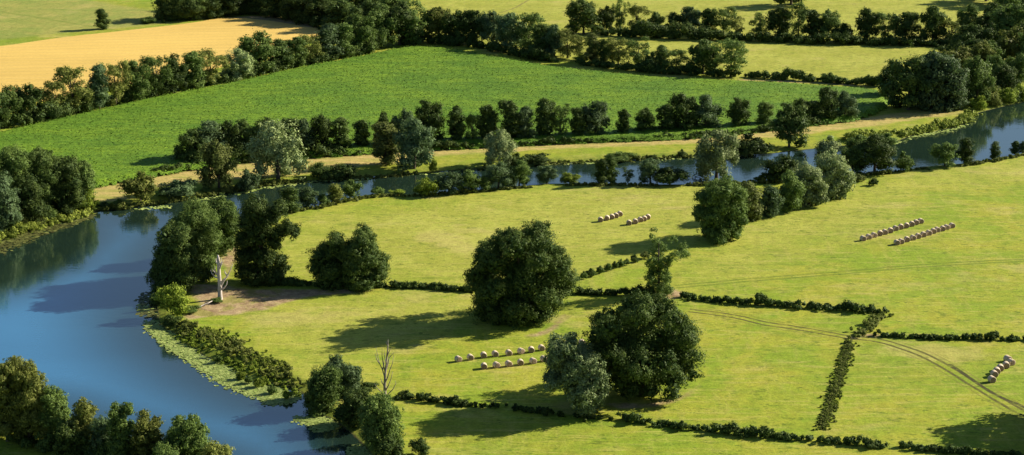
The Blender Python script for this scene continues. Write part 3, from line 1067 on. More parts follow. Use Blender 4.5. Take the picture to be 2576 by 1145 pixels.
row(105, 'in the row above the long dark hedge', 'trees above the long dark hedge', [
    (1524, 87, 20, 44, 'round', 'dark'), (1558, 84, 0, 42, 'open', 'mid'), (1602, 82, 15, 52, 'open', 'olive'), (1650, 84, 34, 42, 'round', 'dark'), (1696, 86, 34, 44, 'round', 'dark'),
    (1736, 88, 23, 50, 'round', 'blue'), (1782, 90, 28, 44, 'tall', 'mid'), (1820, 92, 24, 52, 'open', 'mid'), (1854, 94, 44, 36, 'open', 'olive'), (1912, 97, 36, 56, 'open', 'mid'),
    (1960, 100, 24, 58, 'round', 'dark'), (2008, 102, 14, 50, 'open', 'mid'), (2044, 103, 30, 46, 'tall', 'dark'), (2084, 106, 31, 60, 'round', 'mid'), (2122, 108, 57, 44, 'bush', 'dark'),
    (2180, 108, 29, 60, 'round', 'dark'), (2226, 108, 37, 46, 'open', 'mid'), (2276, 110, 37, 66, 'round', 'dark'), (2345, 114, 24, 64, 'round', 'mid'), (2392, 114, 52, 50, 'open', 'olive'),
    (2432, 108, 18, 52, 'round', 'mid'), (2478, 112, 40, 60, 'round', 'dark')])
row(106, 'along the river side of the maize', 'trees between the maize and the river', [
    (482, 420, 334, 72, 'round', 'dark'), (525, 412, 316, 72, 'tall', 'blue'), (575, 406, 312, 70, 'round', 'dark'), (622, 402, 308, 66, 'round', 'mid'), (672, 400, 305, 64, 'tall', 'dark'),
    (718, 398, 306, 60, 'tall', 'dark'), (765, 395, 306, 58, 'round', 'blue'), (812, 392, 296, 62, 'round', 'dark'), (856, 388, 303, 50, 'tall', 'mid'), (910, 381, 308, 46, 'tall', 'dark'),
    (966, 378, 290, 48, 'round', 'dark'), (1014, 376, 283, 52, 'round', 'blue'), (1078, 370, 260, 74, 'round', 'dark'), (1148, 367, 276, 46, 'tall', 'dark'), (1188, 365, 290, 42, 'open', 'mid'),
    (1228, 364, 272, 54, 'tall', 'dark'), (1284, 363, 261, 50, 'tall', 'dark'), (1318, 362, 275, 46, 'tall', 'blue'), (1371, 357, 257, 52, 'tall', 'dark'), (1410, 355, 268, 48, 'open', 'mid'),
    (1453, 354, 278, 42, 'tall', 'dark'), (1497, 352, 263, 60, 'round', 'blue'), (1568, 348, 281, 34, 'tall', 'dark'), (1624, 344, 276, 52, 'round', 'dark'), (1672, 341, 270, 44, 'tall', 'dark'),
    (1718, 340, 244, 66, 'round', 'dark'), (1774, 336, 244, 74, 'round', 'blue'), (1858, 330, 252, 52, 'round', 'dark'), (1924, 326, 262, 40, 'tall', 'mid')])
row(107, 'in the clump ending the maize row', 'trees at the right end of the maize row', [
    (2015, 316, 252, 46, 'round', 'dark'), (2050, 312, 258, 40, 'tall', 'dark'), (2080, 310, 227, 48, 'round', 'dark'), (2125, 306, 236, 54, 'round', 'blue')])
row(108, 'in the tall group right of the maize', 'tall trees at the upper right bend of the river', [
    (2238, 254, 166, 62, 'round', 'dark'), (2285, 288, 152, 118, 'round', 'dark'), (2412, 210, 125, 82, 'round', 'olive'), (2456, 272, 152, 74, 'round', 'mid')])
row(109, 'in the mass at the upper right edge', 'trees on the upper right edge', [
    (2490, 192, 110, 72, 'round', 'mid'), (2548, 186, 78, 84, 'round', 'olive'), (2500, 222, 143, 62, 'round', 'mid'), (2560, 222, 142, 60, 'round', 'mid'), (2545, 140, 20, 96, 'round', 'mid'),
    (2600, 200, 80, 90, 'round', 'mid'), (2620, 120, -10, 100, 'round', 'dark'), (2500, 100, 12, 70, 'round', 'dark'), (2450, 150, 70, 80, 'round', 'dark'), (2530, 245, 170, 60, 'round', 'dark'), (2470, 200, 110, 70, 'round', 'olive'), (2580, 160, 60, 80, 'round', 'dark'), (2440, 190, 105, 66, 'round', 'dark'), (2540, 60, -20, 80, 'round', 'mid'), (2460, 262, 238, 46, 'bush', 'dark')])
row(110, 'beside the water at the upper right bend', 'bushes at the upper right bend', [
    (2459, 282, 241, 46, 'bush', 'lime'), (2496, 272, 216, 46, 'bush', 'olive'), (2533, 266, 221, 54, 'bush', 'lime'), (2566, 258, 212, 52, 'bush', 'lime'), (2604, 252, 205, 60, 'bush', 'lime')])
row(111, 'beyond the tree row at the top edge', 'trees at the far top edge', [
    (1990, 22, -65, 84, 'round', 'dark'), (2140, -20, -110, 80, 'round', 'dark'), (2230, -18, -110, 84, 'round', 'dark'),
    (2480, 12, -80, 90, 'round', 'dark'), (2560, 25, -70, 100, 'round', 'dark'), (2400, -15, -100, 90, 'round', 'dark'), (2590, 60, -20, 90, 'round', 'dark'), (2070, -18, -100, 70, 'round', 'dark')])
row(112, 'beside the low hedge at the maize corner', 'bushes in the maize corner hedge', [
    (1966, 204, 184, 17, 'bush', 'dark'), (2086, 211, 182, 44, 'bush', 'mid'), (2182, 217, 187, 24, 'bush', 'mid'), (1905, 199, 178, 22, 'bush', 'dark')])
row(113, 'on the far bank of the middle river', 'bushes and trees on the far bank', [
    (446, 503, 452, 104, 'bush', 'blue'), (551, 480, 364, 84, 'round', 'rust'), (624, 482, 426, 56, 'bush', 'blue'), (520, 488, 470, 34, 'bush', 'mid'), (806, 454, 408, 58, 'bush', 'mid'), (864, 453, 410, 66, 'bush', 'dark'),
    (971, 416, 316, 66, 'tall', 'rust'), (1042, 434, 312, 86, 'round', 'blue'), (1090, 434, 400, 20, 'bush', 'lime'), (1354, 414, 388, 70, 'bush', 'dark'), (1300, 418, 385, 44, 'bush', 'dark'),
    (1560, 406, 384, 76, 'bush', 'mid'), (1714, 396, 376, 26, 'bush', 'dark'), (1640, 402, 390, 30, 'bush', 'dark'), (1884, 393, 338, 88, 'bush', 'dark'), (1985, 374, 267, 84, 'round', 'dark')], .05)
row(114, 'on the near bank of the middle river', 'bushes on the near bank', [
    (728, 536, 476, 50, 'tall', 'dark'), (776, 524, 474, 46, 'round', 'blue'), (816, 519, 488, 38, 'bush', 'mid'), (843, 513, 466, 38, 'tall', 'olive'), (884, 502, 452, 52, 'bush', 'mid'),
    (949, 491, 470, 40, 'bush', 'mid'), (1000, 491, 477, 42, 'bush', 'lime'), (1074, 493, 448, 66, 'bush', 'lime'), (1129, 489, 438, 56, 'round', 'blue'), (1178, 485, 434, 50, 'round', 'mid'),
    (1216, 481, 442, 44, 'bush', 'mid'), (1254, 476, 412, 62, 'round', 'blue'), (1306, 470, 410, 52, 'round', 'mid'), (1376, 463, 420, 50, 'round', 'blue'), (1434, 463, 434, 52, 'bush', 'lime'),
    (1512, 466, 405, 32, 'tall', 'dark'), (1537, 464, 394, 34, 'tall', 'mid'), (1580, 463, 425, 26, 'open', 'blue'), (1636, 465, 404, 56, 'round', 'blue'), (1685, 468, 420, 90, 'bush', 'dark'),
    (1913, 460, 440, 28, 'bush', 'dark'), (1969, 458, 390, 88, 'bush', 'dark'), (1940, 460, 425, 50, 'bush', 'dark')], .05)
row(115, 'in the waterside clump behind the silver willows', 'trees in the waterside clump', [
    (2083, 388, 343, 66, 'bush', 'silver'), (2145, 438, 372, 66, 'round', 'mid'), (2200, 438, 349, 96, 'round', 'dark'), (2160, 385, 338, 70, 'bush', 'mid'), (2272, 432, 383, 48, 'bush', 'mid'), (2197, 468, 449, 26, 'bush', 'dark'), (2160, 458, 438, 36, 'bush', 'rust'),
    (2230, 365, 335, 50, 'bush', 'mid')], .05)
row(116, 'standing alone by the right river arm', 'trees along the right arm of the river', [
    (2376, 422, 363, 62, 'round', 'mid'), (2428, 414, 352, 44, 'tall', 'dark'), (2501, 403, 360, 26, 'tall', 'dark'), (2553, 389, 358, 24, 'tall', 'dark'), (2574, 388, 358, 24, 'tall', 'blue')], .05)
row(117, 'in the line between oak and slender tree', 'bushes in a line right of the first oak', [
    (1468, 704, 682, 20, 'bush', 'mid'), (1486, 698, 674, 22, 'bush', 'mid'), (1510, 690, 668, 22, 'bush', 'mid'), (1529, 684, 662, 20, 'bush', 'mid'), (1547, 678, 657, 20, 'bush', 'mid'),
    (1562, 673, 652, 20, 'bush', 'mid'), (1577, 669, 650, 18, 'bush', 'mid'), (1596, 662, 640, 20, 'bush', 'dark'), (1622, 653, 632, 28, 'bush', 'rust')])
row(118, 'among the pale lily pads', 'tussocks among the lily pads', [
    (606, 956, 934, 24, 'bush', 'lime'), (626, 966, 944, 22, 'bush', 'mid'), (648, 976, 952, 26, 'bush', 'lime'), (684, 992, 968, 26, 'bush', 'mid'), (722, 1006, 982, 26, 'bush', 'lime'), (548, 914, 894, 24, 'bush', 'mid')], .05)
row(119, 'on the point around the dead white tree', 'shrubs on the point', [
    (440, 800, 715, 82, 'bush', 'lime'), (520, 714, 672, 54, 'bush', 'dark'), (432, 822, 792, 46, 'bush', 'dark'), (480, 790, 770, 50, 'bush', 'mid'), (545, 765, 750, 36, 'bush', 'mid'), (690, 722, 704, 30, 'bush', 'mid'), (640, 722, 700, 40, 'bush', 'mid'),
    (405, 770, 735, 50, 'bush', 'mid')])
row(120, 'along the bottom meadow hedge', 'bushes by the bottom hedge', [
    (1022, 1003, 982, 36, 'bush', 'dark'), (920, 990, 962, 60, 'bush', 'dark'), (1150, 1022, 1000, 32, 'bush', 'dark'), (1058, 1150, 1102, 52, 'bush', 'dark'), (1585, 1062, 1040, 30, 'bush', 'dark'),
    (1715, 1084, 1058, 30, 'bush', 'dark'), (2190, 1130, 1108, 34, 'bush', 'dark')])
row(121, 'at the foot of the left wood', 'bushes under the left wood', [
    (15, 588, 548, 50, 'bush', 'mid'), (52, 580, 528, 44, 'bush', 'olive'), (92, 572, 520, 42, 'bush', 'rust'), (128, 560, 518, 40, 'bush', 'mid'), (168, 550, 515, 40, 'bush', 'dark'), (214, 532, 470, 44, 'open', 'lime'), (232, 528, 496, 34, 'bush', 'lime'), (300, 524, 500, 36, 'bush', 'mid'), (262, 522, 508, 34, 'bush', 'dark')], .05)
row(122, 'in the group beyond the bottom right corner', 'trees beyond the right edge', [
    (2760, 1075, 850, 200, 'round', 'dark'), (2900, 1120, 850, 230, 'round', 'dark'), (2720, 1180, 960, 180, 'round', 'dark'), (2840, 1210, 930, 220, 'round', 'dark')])
for x, yb, yt, w, kind, col, lb in (
        (1468, 92, 6, 80, 'round', 'dark', 'lone dark round tree at the left end of the top right tree row'),
        (258, 76, 26, 34, 'tall', 'dark', 'small lone dark tree standing above the golden field'),
        (372, 62, 42, 40, 'bush', 'mid', 'low bush in the shadow of the wood above the golden field'),
        (1802, 459, 339, 96, 'willow', 'silver', 'big silvery willow standing in the river near the big broad green tree'),
        (1256, 424, 334, 70, 'willow', 'silver', 'pale pointed willow on the far bank below the maize row'),
        (700, 462, 318, 108, 'willow', 'silver', 'broad pale silvery willow overhanging the far bank on the left'),
        (353, 512, 432, 92, 'bush', 'olive', 'big round olive bush at the water, reflected in the river')):
    r_, H_, W_ = plant(kind, col, x, yb, yt, w, np.random.default_rng(int(x)), .08)
    tag(r_, lb, 'bush' if kind == 'bush' else 'tree')


# ------------------------------------------------------------------ individual trees, each with a crown of its own shape
def hero(name, label, x, yb, blobs, col, seed, leaf=.42, dens=1.5, sub=.27, tr=.5, lean=0.0, limbs=8, group=None, core=True, cover=1.0, grow=1.12, deep=.5, mass=0.0):
    """blobs: (picture x, picture y, radius px, metres behind the trunk, [height ratio]) give each bough's place; the crown is a solid cloud round them"""
    rng = np.random.default_rng(seed)
    b = P(x, yb, LAND)
    g = max(gz(b[0], b[1]), .05)
    b = P(x, yb, g)
    bl = []
    for q in blobs:
        px, py, pr, dy = q[:4]
        ar = q[4] if len(q) > 4 else .92
        Y = b[1] + dy
        d = ray(px, py)
        tt = Y / d[1]
        X, Z = d[0] * tt, HC + d[2] * tt
        r = pr * tt / FPX * grow
        bl.append((X - b[0], dy, Z - g, r, r * .95, r * ar))
    x0 = min(q[0] - q[3] for q in bl)
    x1 = max(q[0] + q[3] for q in bl)
    cx, hw = (x0 + x1) / 2, (x1 - x0) / 2
    if deep:
        base = list(bl)
        for (X, dy, Z, rx, ry, rz) in base:
            if abs(dy) > 2.5:
                continue
            u = math.sqrt(max(0, hw * hw - (X - cx) ** 2)) * deep * rng.uniform(.7, 1.1)
            if u > rx * .45:
                bl.append((X + rng.normal() * .3, dy + u, Z + rng.normal() * .3, rx, ry, rz))
                bl.append((X + rng.normal() * .3, dy - u, Z - rng.uniform(0, .5), rx, ry, rz))
    if mass:
        zs = [q[2] for q in bl]
        zm = (min(zs) + max(zs)) / 2
        hz = (max(zs) - min(zs)) / 2
        bl.append((cx, 0, zm, hw * mass, hw * mass * .8, max(hz, hw * .6) * mass))
    v, f, t = leafcloud(bl, rng, leaf, dens, sub, clumps=cover, core=core)
    r0 = root(name, b)
    link('crown', mesh_np('crown', v, f, [MAT[col]], t), r0)
    hh = max(q[2] for q in bl)
    order = sorted(bl, key=lambda q: -q[3])[:limbs]
    link('trunk', trunk_mesh(hh * .8, tr, [q[:3] for q in order], rng, lean=(lean, 0)), r0)
    tag(r0, label, 'tree', group)
    return r0


def around(cx, cy, rx, ry, n, r, seed, depth, fill=3, lo=-2.4, hi=5.6, squash=1.0):
    """boughs spread round and through a crown centred at a picture point"""
    rng = random.Random(seed)
    out = []
    for k in range(n):
        a = 2 * math.pi * k / n + rng.uniform(-.15, .15)
        rr = r * rng.uniform(.75, 1.2)
        out.append((cx + math.cos(a) * (rx - rr * .8), cy - math.sin(a) * (ry - rr * .8) * squash, rr, rng.uniform(-.25, .25) * depth))
    for k in range(n):
        a = 2 * math.pi * (k + .5) / n
        rr = r * rng.uniform(.8, 1.25)
        q = rng.uniform(.35, .75)
        out.append((cx + math.cos(a) * rx * q, cy - math.sin(a) * ry * q, rr, (-1 if k % 2 else 1) * depth * rng.uniform(.5, .85)))
    for k in range(fill):
        out.append((cx + rng.uniform(-.25, .25) * rx, cy + rng.uniform(-.3, .3) * ry, r * 1.5, rng.uniform(-.3, .3) * depth))
    return out


OAKG = 'large round oaks in the meadow'
b1 = around(1308, 700, 132, 128, 13, 36, 1, 9, 5) + [(1340, 590, 34, 0), (1290, 600, 36, 0), (1395, 640, 30, 1), (1225, 655, 38, 0), (1215, 720, 40, 0), (1220, 780, 38, -2), (1300, 795, 36, -4), (1380, 760, 40, -2),
      (1415, 700, 34, 0), (1350, 790, 34, -5), (1260, 800, 34, -4), (1240, 630, 28, 0), (1365, 575, 22, 1), (1400, 680, 30, -3)]
hero('oak_tree', 'huge dark oak in the middle of the meadow, upper of the two big ones', 1308, 800, b1, 'dark', 201, .32, 1.4, .30, .75, limbs=10, deep=0, mass=.66)
b2 = around(1615, 870, 140, 128, 13, 36, 2, 9, 5) + [(1600, 770, 36, 0), (1660, 775, 34, 0), (1530, 800, 34, 0), (1700, 820, 32, 0), (1725, 890, 36, 0), (1740, 940, 24, -1), (1690, 960, 36, -4), (1640, 985, 26, -5), (1690, 990, 24, -6),
      (1560, 950, 38, -3), (1510, 880, 34, 0), (1520, 940, 32, 0), (1590, 985, 20, -4), (1730, 850, 24, 0)]
hero('oak_tree', 'huge dark oak nearest the camera, behind the grey-green tree', 1615, 990, b2, 'dark', 202, .32, 1.4, .30, .75, limbs=10, deep=0, mass=.66)
hero('tree', 'grey-green tree leaning left in front of the nearest big oak', 1465, 1030,
     [(1400, 880, 26, 0), (1435, 862, 20, 0), (1390, 905, 18, 0), (1450, 900, 34, 0), (1485, 915, 34, 1), (1440, 935, 36, -1), (1400, 950, 26, 0), (1380, 955, 16, 0), (1490, 955, 36, -2), (1460, 980, 36, -2), (1505, 945, 26, 0),
      (1500, 990, 28, -2), (1470, 1015, 28, -2), (1495, 1025, 20, -3), (1440, 960, 30, 2), (1425, 900, 24, 2), (1475, 1000, 26, 2)], 'greygreen', 203, .3, 1.3, .3, .35, lean=-1.5)
hero('tree', 'left tree of the joined pair below the left pasture', 832, 712,
     [(845, 612, 22, 0), (820, 640, 30, 0), (860, 640, 28, 1), (800, 668, 26, 0), (840, 680, 34, -1), (865, 690, 24, 1), (822, 700, 22, -2), (850, 712, 18, -2)], 'dark', 204, .3, 1.35, .3, .3)
hero('tree', 'right and taller tree of the joined pair below the left pasture', 908, 716,
     [(908, 598, 22, 0), (925, 612, 20, 0), (890, 625, 28, 0), (925, 645, 34, 0), (955, 660, 24, 0), (900, 670, 34, -1), (940, 690, 30, -1), (880, 695, 26, -1), (915, 705, 24, -2), (958, 690, 18, 0), (895, 715, 16, -2)], 'dark', 205, .3, 1.3, .3, .35)
hero('tree', 'tall ragged tree with branches reaching right, behind the dead white trunk', 652, 708,
     [(640, 525, 30, 0), (665, 545, 30, 0), (625, 560, 28, 0), (700, 522, 20, 0), (690, 545, 18, 0), (650, 590, 34, 0), (615, 600, 24, 0), (700, 585, 20, 0), (725, 572, 17, 0), (742, 582, 13, 0), (690, 610, 18, 0), (620, 640, 28, 0), (650, 640, 30, 0),
      (680, 650, 20, 0), (705, 655, 16, 0), (615, 680, 24, -1), (650, 690, 30, -1), (690, 695, 26, -1), (710, 680, 16, 0), (640, 708, 18, -1)], 'dark', 206, .3, 1.3, .3, .4, lean=1.2, deep=.3)
RG = 'trees on the river point'
hero('tree', 'nearest dark tree of the river point, hanging over the water', 440, 728,
     [(425, 590, 24, 0), (450, 600, 34, 0), (420, 630, 28, 0), (455, 650, 40, 0), (405, 665, 24, 0), (430, 690, 36, 0), (475, 690, 30, 0), (410, 715, 26, -1), (400, 740, 22, -2), (440, 730, 28, -2), (395, 690, 20, 0)], 'dark', 207, .31, 1.35, .28, .45, group=RG)
hero('tree', 'mid green tree behind the nearest one on the river point', 500, 690,
     [(490, 540, 34, 0), (465, 560, 28, 0), (515, 560, 30, 0), (490, 590, 40, 0), (520, 610, 32, 0), (500, 640, 34, 0), (470, 620, 30, 0), (520, 660, 24, -1), (495, 680, 24, -1), (440, 570, 20, 0)], 'mid', 208, .31, 1.35, .28, .4, group=RG)
hero('tree', 'rearmost tree of the river point, against the pasture', 560, 640,
     [(545, 520, 24, 0), (570, 530, 24, 0), (560, 550, 32, 0), (580, 565, 24, 0), (550, 585, 30, 0), (575, 600, 22, 0), (560, 620, 20, 0)], 'mid', 209, .38, 1.5, .36, .3, group=RG)
_rs = random.Random(5)
_sl = [(1643, 580, 8, 0), (1641, 597, 8, 0)]
for _k in range(66):
    _v = _rs.random() ** .8
    _py = 604 + _v * 132
    _hw = 46 if _py < 650 else (24 if _py < 700 else 27)
    _cx = 1680 if _py < 650 else 1658
    _sl.append((_cx + _rs.uniform(-1, 1) * _hw, _py, _rs.uniform(7, 13), _rs.uniform(-2.4, 2.4)))
hero('tree', 'slender upright tree with airy crown above the nearest oak', 1655, 742, _sl, 'mid', 210, .30, 1.5, .5, .3, core=False, grow=1.33, deep=0)
hero('tree', 'big broad green tree at the left end of the hedge of silver willows', 1812, 600,
     [(1800, 480, 26, 0), (1830, 472, 24, 0), (1855, 485, 24, 0), (1775, 500, 22, 0), (1810, 510, 34, 0), (1850, 520, 28, 0), (1765, 530, 18, 0), (1790, 545, 30, 0), (1835, 560, 34, 0), (1780, 575, 24, 0), (1815, 590, 26, -1), (1850, 585, 20, 0), (1865, 550, 16, 0), (1762, 495, 10, 0), (1756, 545, 9, 0)], 'mid', 211, .32, 1.35, .34, .45, grow=1.04)
WG = 'trees in the hedge of silver willows'
hero('tree', 'dull brownish green tree just right of the big broad one', 1888, 552,
     [(1885, 478, 18, 0), (1900, 492, 16, 0), (1880, 505, 22, 0), (1895, 525, 22, 0), (1878, 540, 18, 0), (1900, 545, 14, 0)], 'rust', 212, .38, 1.4, .4, .25, group=WG)
hero('tree', 'narrow bluish tree between the dull brownish and silver ones', 1943, 542,
     [(1940, 480, 15, 0), (1930, 498, 16, 0), (1950, 505, 16, 0), (1940, 522, 20, 0), (1932, 538, 14, 0)], 'blue', 213, .38, 1.4, .4, .22, group=WG)
hero('willow_tree', 'dull green willow left of the two silver ones', 1990, 530,
     [(1985, 452, 18, 0), (2000, 470, 20, 0), (1978, 485, 18, 0), (1995, 505, 20, 0), (1980, 520, 16, 0)], 'mid', 214, .34, 1.4, .38, .25, group=WG)
hero('willow_tree', 'left of the two bright silver willows in the meadow hedge', 2035, 516,
     [(2030, 430, 18, 0), (2050, 438, 16, 0), (2018, 455, 20, 0), (2045, 460, 24, 0), (2062, 470, 18, 0), (2025, 485, 22, 0), (2050, 498, 20, 0), (2020, 508, 16, -1), (2062, 495, 14, 0)], 'silver', 215, .34, 1.4, .34, .35, group=WG)
hero('willow_tree', 'right of the two bright silver willows in the meadow hedge', 2100, 494,
     [(2090, 400, 16, 0), (2070, 412, 18, 0), (2108, 412, 20, 0), (2085, 430, 24, 0), (2120, 430, 20, 0), (2135, 445, 16, 0), (2100, 455, 26, 0), (2125, 465, 18, 0), (2090, 480, 20, -1), (2115, 482, 16, 0)], 'silver', 216, .34, 1.4, .34, .35, group=WG)
hero('tree', 'huge dark dense tree at the right bend, beside the dry strip', 2366, 272,
     [(2330, 165, 24, 0), (2355, 150, 18, 0), (2380, 165, 26, 0), (2350, 190, 34, 0), (2400, 190, 26, 0), (2325, 200, 26, 0), (2380, 215, 34, 0), (2340, 230, 34, 0), (2410, 225, 20, 0), (2320, 255, 26, 0), (2360, 262, 26, -1), (2400, 255, 24, 0), (2335, 278, 18, -1)], 'blue', 217, .6, 1.5, .3, .6)

LG = 'trees of the left wood'
for i, (x, yb, bl, col, lb) in enumerate([
    (30, 545, [(20, 400, 30, 0), (50, 405, 26, 0), (10, 430, 34, 0), (45, 440, 36, 0), (5, 470, 30, 0), (50, 480, 34, 0), (20, 510, 34, 0), (55, 520, 26, 0)], 'mid', 'tallest left tree of the left wood, above the lower reach'),
    (95, 535, [(85, 400, 26, 0), (110, 405, 28, 0), (80, 430, 30, 0), (120, 435, 32, 0), (95, 465, 36, 0), (125, 480, 28, 0), (85, 500, 30, 0), (115, 515, 26, 0)], 'mid', 'middle tree of the left wood with a rounded top'),
    (160, 528, [(150, 420, 24, 0), (175, 425, 24, 0), (150, 450, 32, 0), (185, 455, 28, 0), (160, 485, 34, 0), (190, 490, 26, 0), (165, 515, 26, 0)], 'dark', 'dark tree in the right part of the left wood'),
    (208, 520, [(205, 425, 18, 0), (222, 440, 16, 0), (205, 455, 24, 0), (222, 465, 16, 0), (210, 490, 22, 0), (205, 510, 18, 0)], 'mid', 'last tree at the right end of the left wood'),
    (20, 580, [(0, 470, 28, 0), (15, 500, 30, 0), (-15, 510, 30, 0), (25, 535, 28, 0), (0, 555, 28, 0)], 'blue', 'front tree at the left edge of the left wood'),
    (72, 565, [(62, 465, 24, 0), (82, 480, 24, 0), (65, 505, 28, 0), (90, 525, 24, 0), (68, 545, 24, 0)], 'dark', 'front tree in the middle of the left wood'),
    (-55, 580, [(-60, 420, 40, 0), (-40, 460, 40, 0), (-70, 500, 44, 0), (-45, 540, 40, 0)], 'dark', 'tree just outside the left edge beside the left wood')]):
    hero('tree', lb, x, yb, bl, col, 230 + i, .36, 1.4, .3, .4, group=LG)

FG = 'trees in the bottom left corner'
for i, (x, yb, bl, col, lb) in enumerate([
    (20, 1110, [(35, 925, 26, 0), (10, 950, 34, 0), (50, 960, 34, 0), (5, 1000, 40, 0), (50, 1010, 40, 0), (20, 1050, 40, 0), (60, 1060, 34, 0)], 'olive', 'tallest sunlit tree at the left edge of the bottom left group'),
    (75, 1115, [(68, 940, 20, 0), (88, 965, 28, 0), (75, 1000, 34, 0), (105, 1010, 26, 0), (85, 1045, 36, 0), (110, 1070, 30, 0)], 'olive', 'sunlit tree second from left in the bottom left group'),
    (135, 1120, [(125, 1000, 22, 0), (145, 1015, 24, 0), (125, 1040, 30, 0), (150, 1055, 26, 0), (135, 1085, 32, 0)], 'mid', 'rounded tree at the foot of the tall bottom left trees'),
    (208, 1135, [(205, 1030, 20, 0), (225, 1040, 16, 0), (200, 1060, 26, 0), (222, 1075, 24, 0), (185, 1085, 24, 0), (210, 1110, 28, 0)], 'olive', 'small sunlit tree in the middle of the bottom left group'),
    (258, 1150, [(250, 1065, 18, 0), (268, 1075, 18, 0), (255, 1100, 26, 0), (275, 1125, 24, 0), (240, 1130, 22, 0)], 'blue', 'dull green tree left of the twin topped one at the bottom'),
    (305, 1165, [(290, 1030, 12, 0), (322, 1026, 12, 0), (305, 1045, 18, 0), (295, 1070, 24, 0), (320, 1080, 22, 0), (300, 1110, 30, 0), (320, 1140, 26, 0)], 'mid', 'twin topped tree in the bottom left group'),
    (370, 1170, [(362, 1064, 18, 0), (385, 1078, 18, 0), (360, 1095, 28, 0), (390, 1110, 26, 0), (365, 1135, 30, 0), (395, 1150, 24, 0)], 'olive', 'low broad tree between the twin topped and the dark crowned ones'),
    (475, 1180, [(450, 1072, 18, 0), (478, 1068, 18, 0), (500, 1085, 20, 0), (460, 1100, 32, 0), (495, 1115, 30, 0), (435, 1110, 22, 0), (470, 1140, 36, 0), (505, 1150, 26, 0)], 'mid', 'broad dense tree right of centre in the bottom left group'),
    (550, 1200, [(535, 1135, 20, 0), (560, 1148, 22, 0), (540, 1170, 26, 0), (590, 1165, 14, 0), (570, 1180, 24, 0)], 'olive', 'last low tree at the right end of the bottom left group'),
    (170, 1160, [(160, 1090, 20, 0), (180, 1100, 20, 0), (165, 1125, 28, 0), (190, 1145, 24, 0)], 'dark', 'small shaded tree in front at the bottom left'),
    (420, 1215, [(400, 1140, 20, 0), (425, 1150, 24, 0), (440, 1180, 28, 0), (400, 1185, 26, 0)], 'mid', 'foreground tree cut by the bottom edge below the broad one')]):
    hero('tree', lb, x, yb, bl, col, 250 + i, .27, 1.35, .26, .3, group=FG)

BG = 'trees on the bank by the bare grey tree'
for i, (x, yb, bl, col, lb) in enumerate([
    (812, 1030, [(805, 950, 24, 0), (830, 945, 22, 0), (795, 975, 26, 0), (825, 980, 32, 0), (790, 1005, 26, 0), (820, 1015, 30, 0), (800, 1030, 22, -1)], 'mid', 'leftmost bushy tree at the water left of the bare grey tree'),
    (868, 990, [(850, 920, 16, 0), (835, 930, 20, 0), (870, 935, 22, 0), (892, 940, 18, 0), (855, 955, 28, 0), (885, 965, 24, 0), (865, 980, 24, 0)], 'blue', 'pale topped tree behind the leftmost bushy one by the bare tree'),
    (895, 1065, [(885, 1005, 24, 0), (910, 1000, 20, 0), (880, 1030, 28, 0), (910, 1030, 28, 0), (860, 1040, 20, 0), (895, 1055, 26, 0)], 'dark', 'dark bushy tree at the foot of the bare grey tree'),
    (955, 1120, [(940, 1015, 20, 0), (970, 1020, 22, 0), (930, 1045, 28, 0), (965, 1055, 34, 0), (990, 1050, 20, 0), (940, 1085, 32, 0), (980, 1090, 30, 0), (960, 1120, 28, 0), (995, 1110, 18, 0)], 'mid', 'large bushy tree in front of the bare grey tree'),
    (985, 1160, [(975, 1120, 20, 0), (1000, 1130, 16, 0), (970, 1150, 24, 0), (995, 1160, 20, 0)], 'dark', 'small dark tree below the large bushy one at the bottom edge')]):
    hero('tree', lb, x, yb, bl, col, 270 + i, .28, 1.35, .28, .28, group=BG)


# ------------------------------------------------------------------ dead trees
def dead_tree(label, x, yb, trunk, branches, mat, bw, seed):
    b = P(x, yb, LAND)
    r0 = root('dead_tree', b)
    rng = np.random.default_rng(seed)
    s = FPX / np.dot(b - np.array((0, 0, HC)), _F)
    def loc(px, py, dy=0.0):
        d = ray(px, py)
        t_ = (b[1] + dy) / d[1]
        return np.array((d[0] * t_ - b[0], dy, HC + d[2] * t_ - b[2]))
    pts = [loc(px, py) for px, py, w in trunk]
    pts[0][2] = -.3
    v, f = tube(pts, [w / s for px, py, w in trunk], 9)
    link('trunk', mesh_list('trunk', v, f, [MAT[mat]]), r0)
    for br in branches:
        dy = rng.uniform(-1.2, 1.2)
        n = len(br)
        pp = [loc(px, py, dy * k / max(n - 1, 1)) for k, (px, py) in enumerate(br)]
        rr = [bw * (1 - .8 * k / (n - 1)) / s for k in range(n)]
        v, f = tube(pp, rr, 6)
        link('branch', mesh_list('branch', v, f, [MAT[mat]]), r0)
    tag(r0, label, 'dead tree')


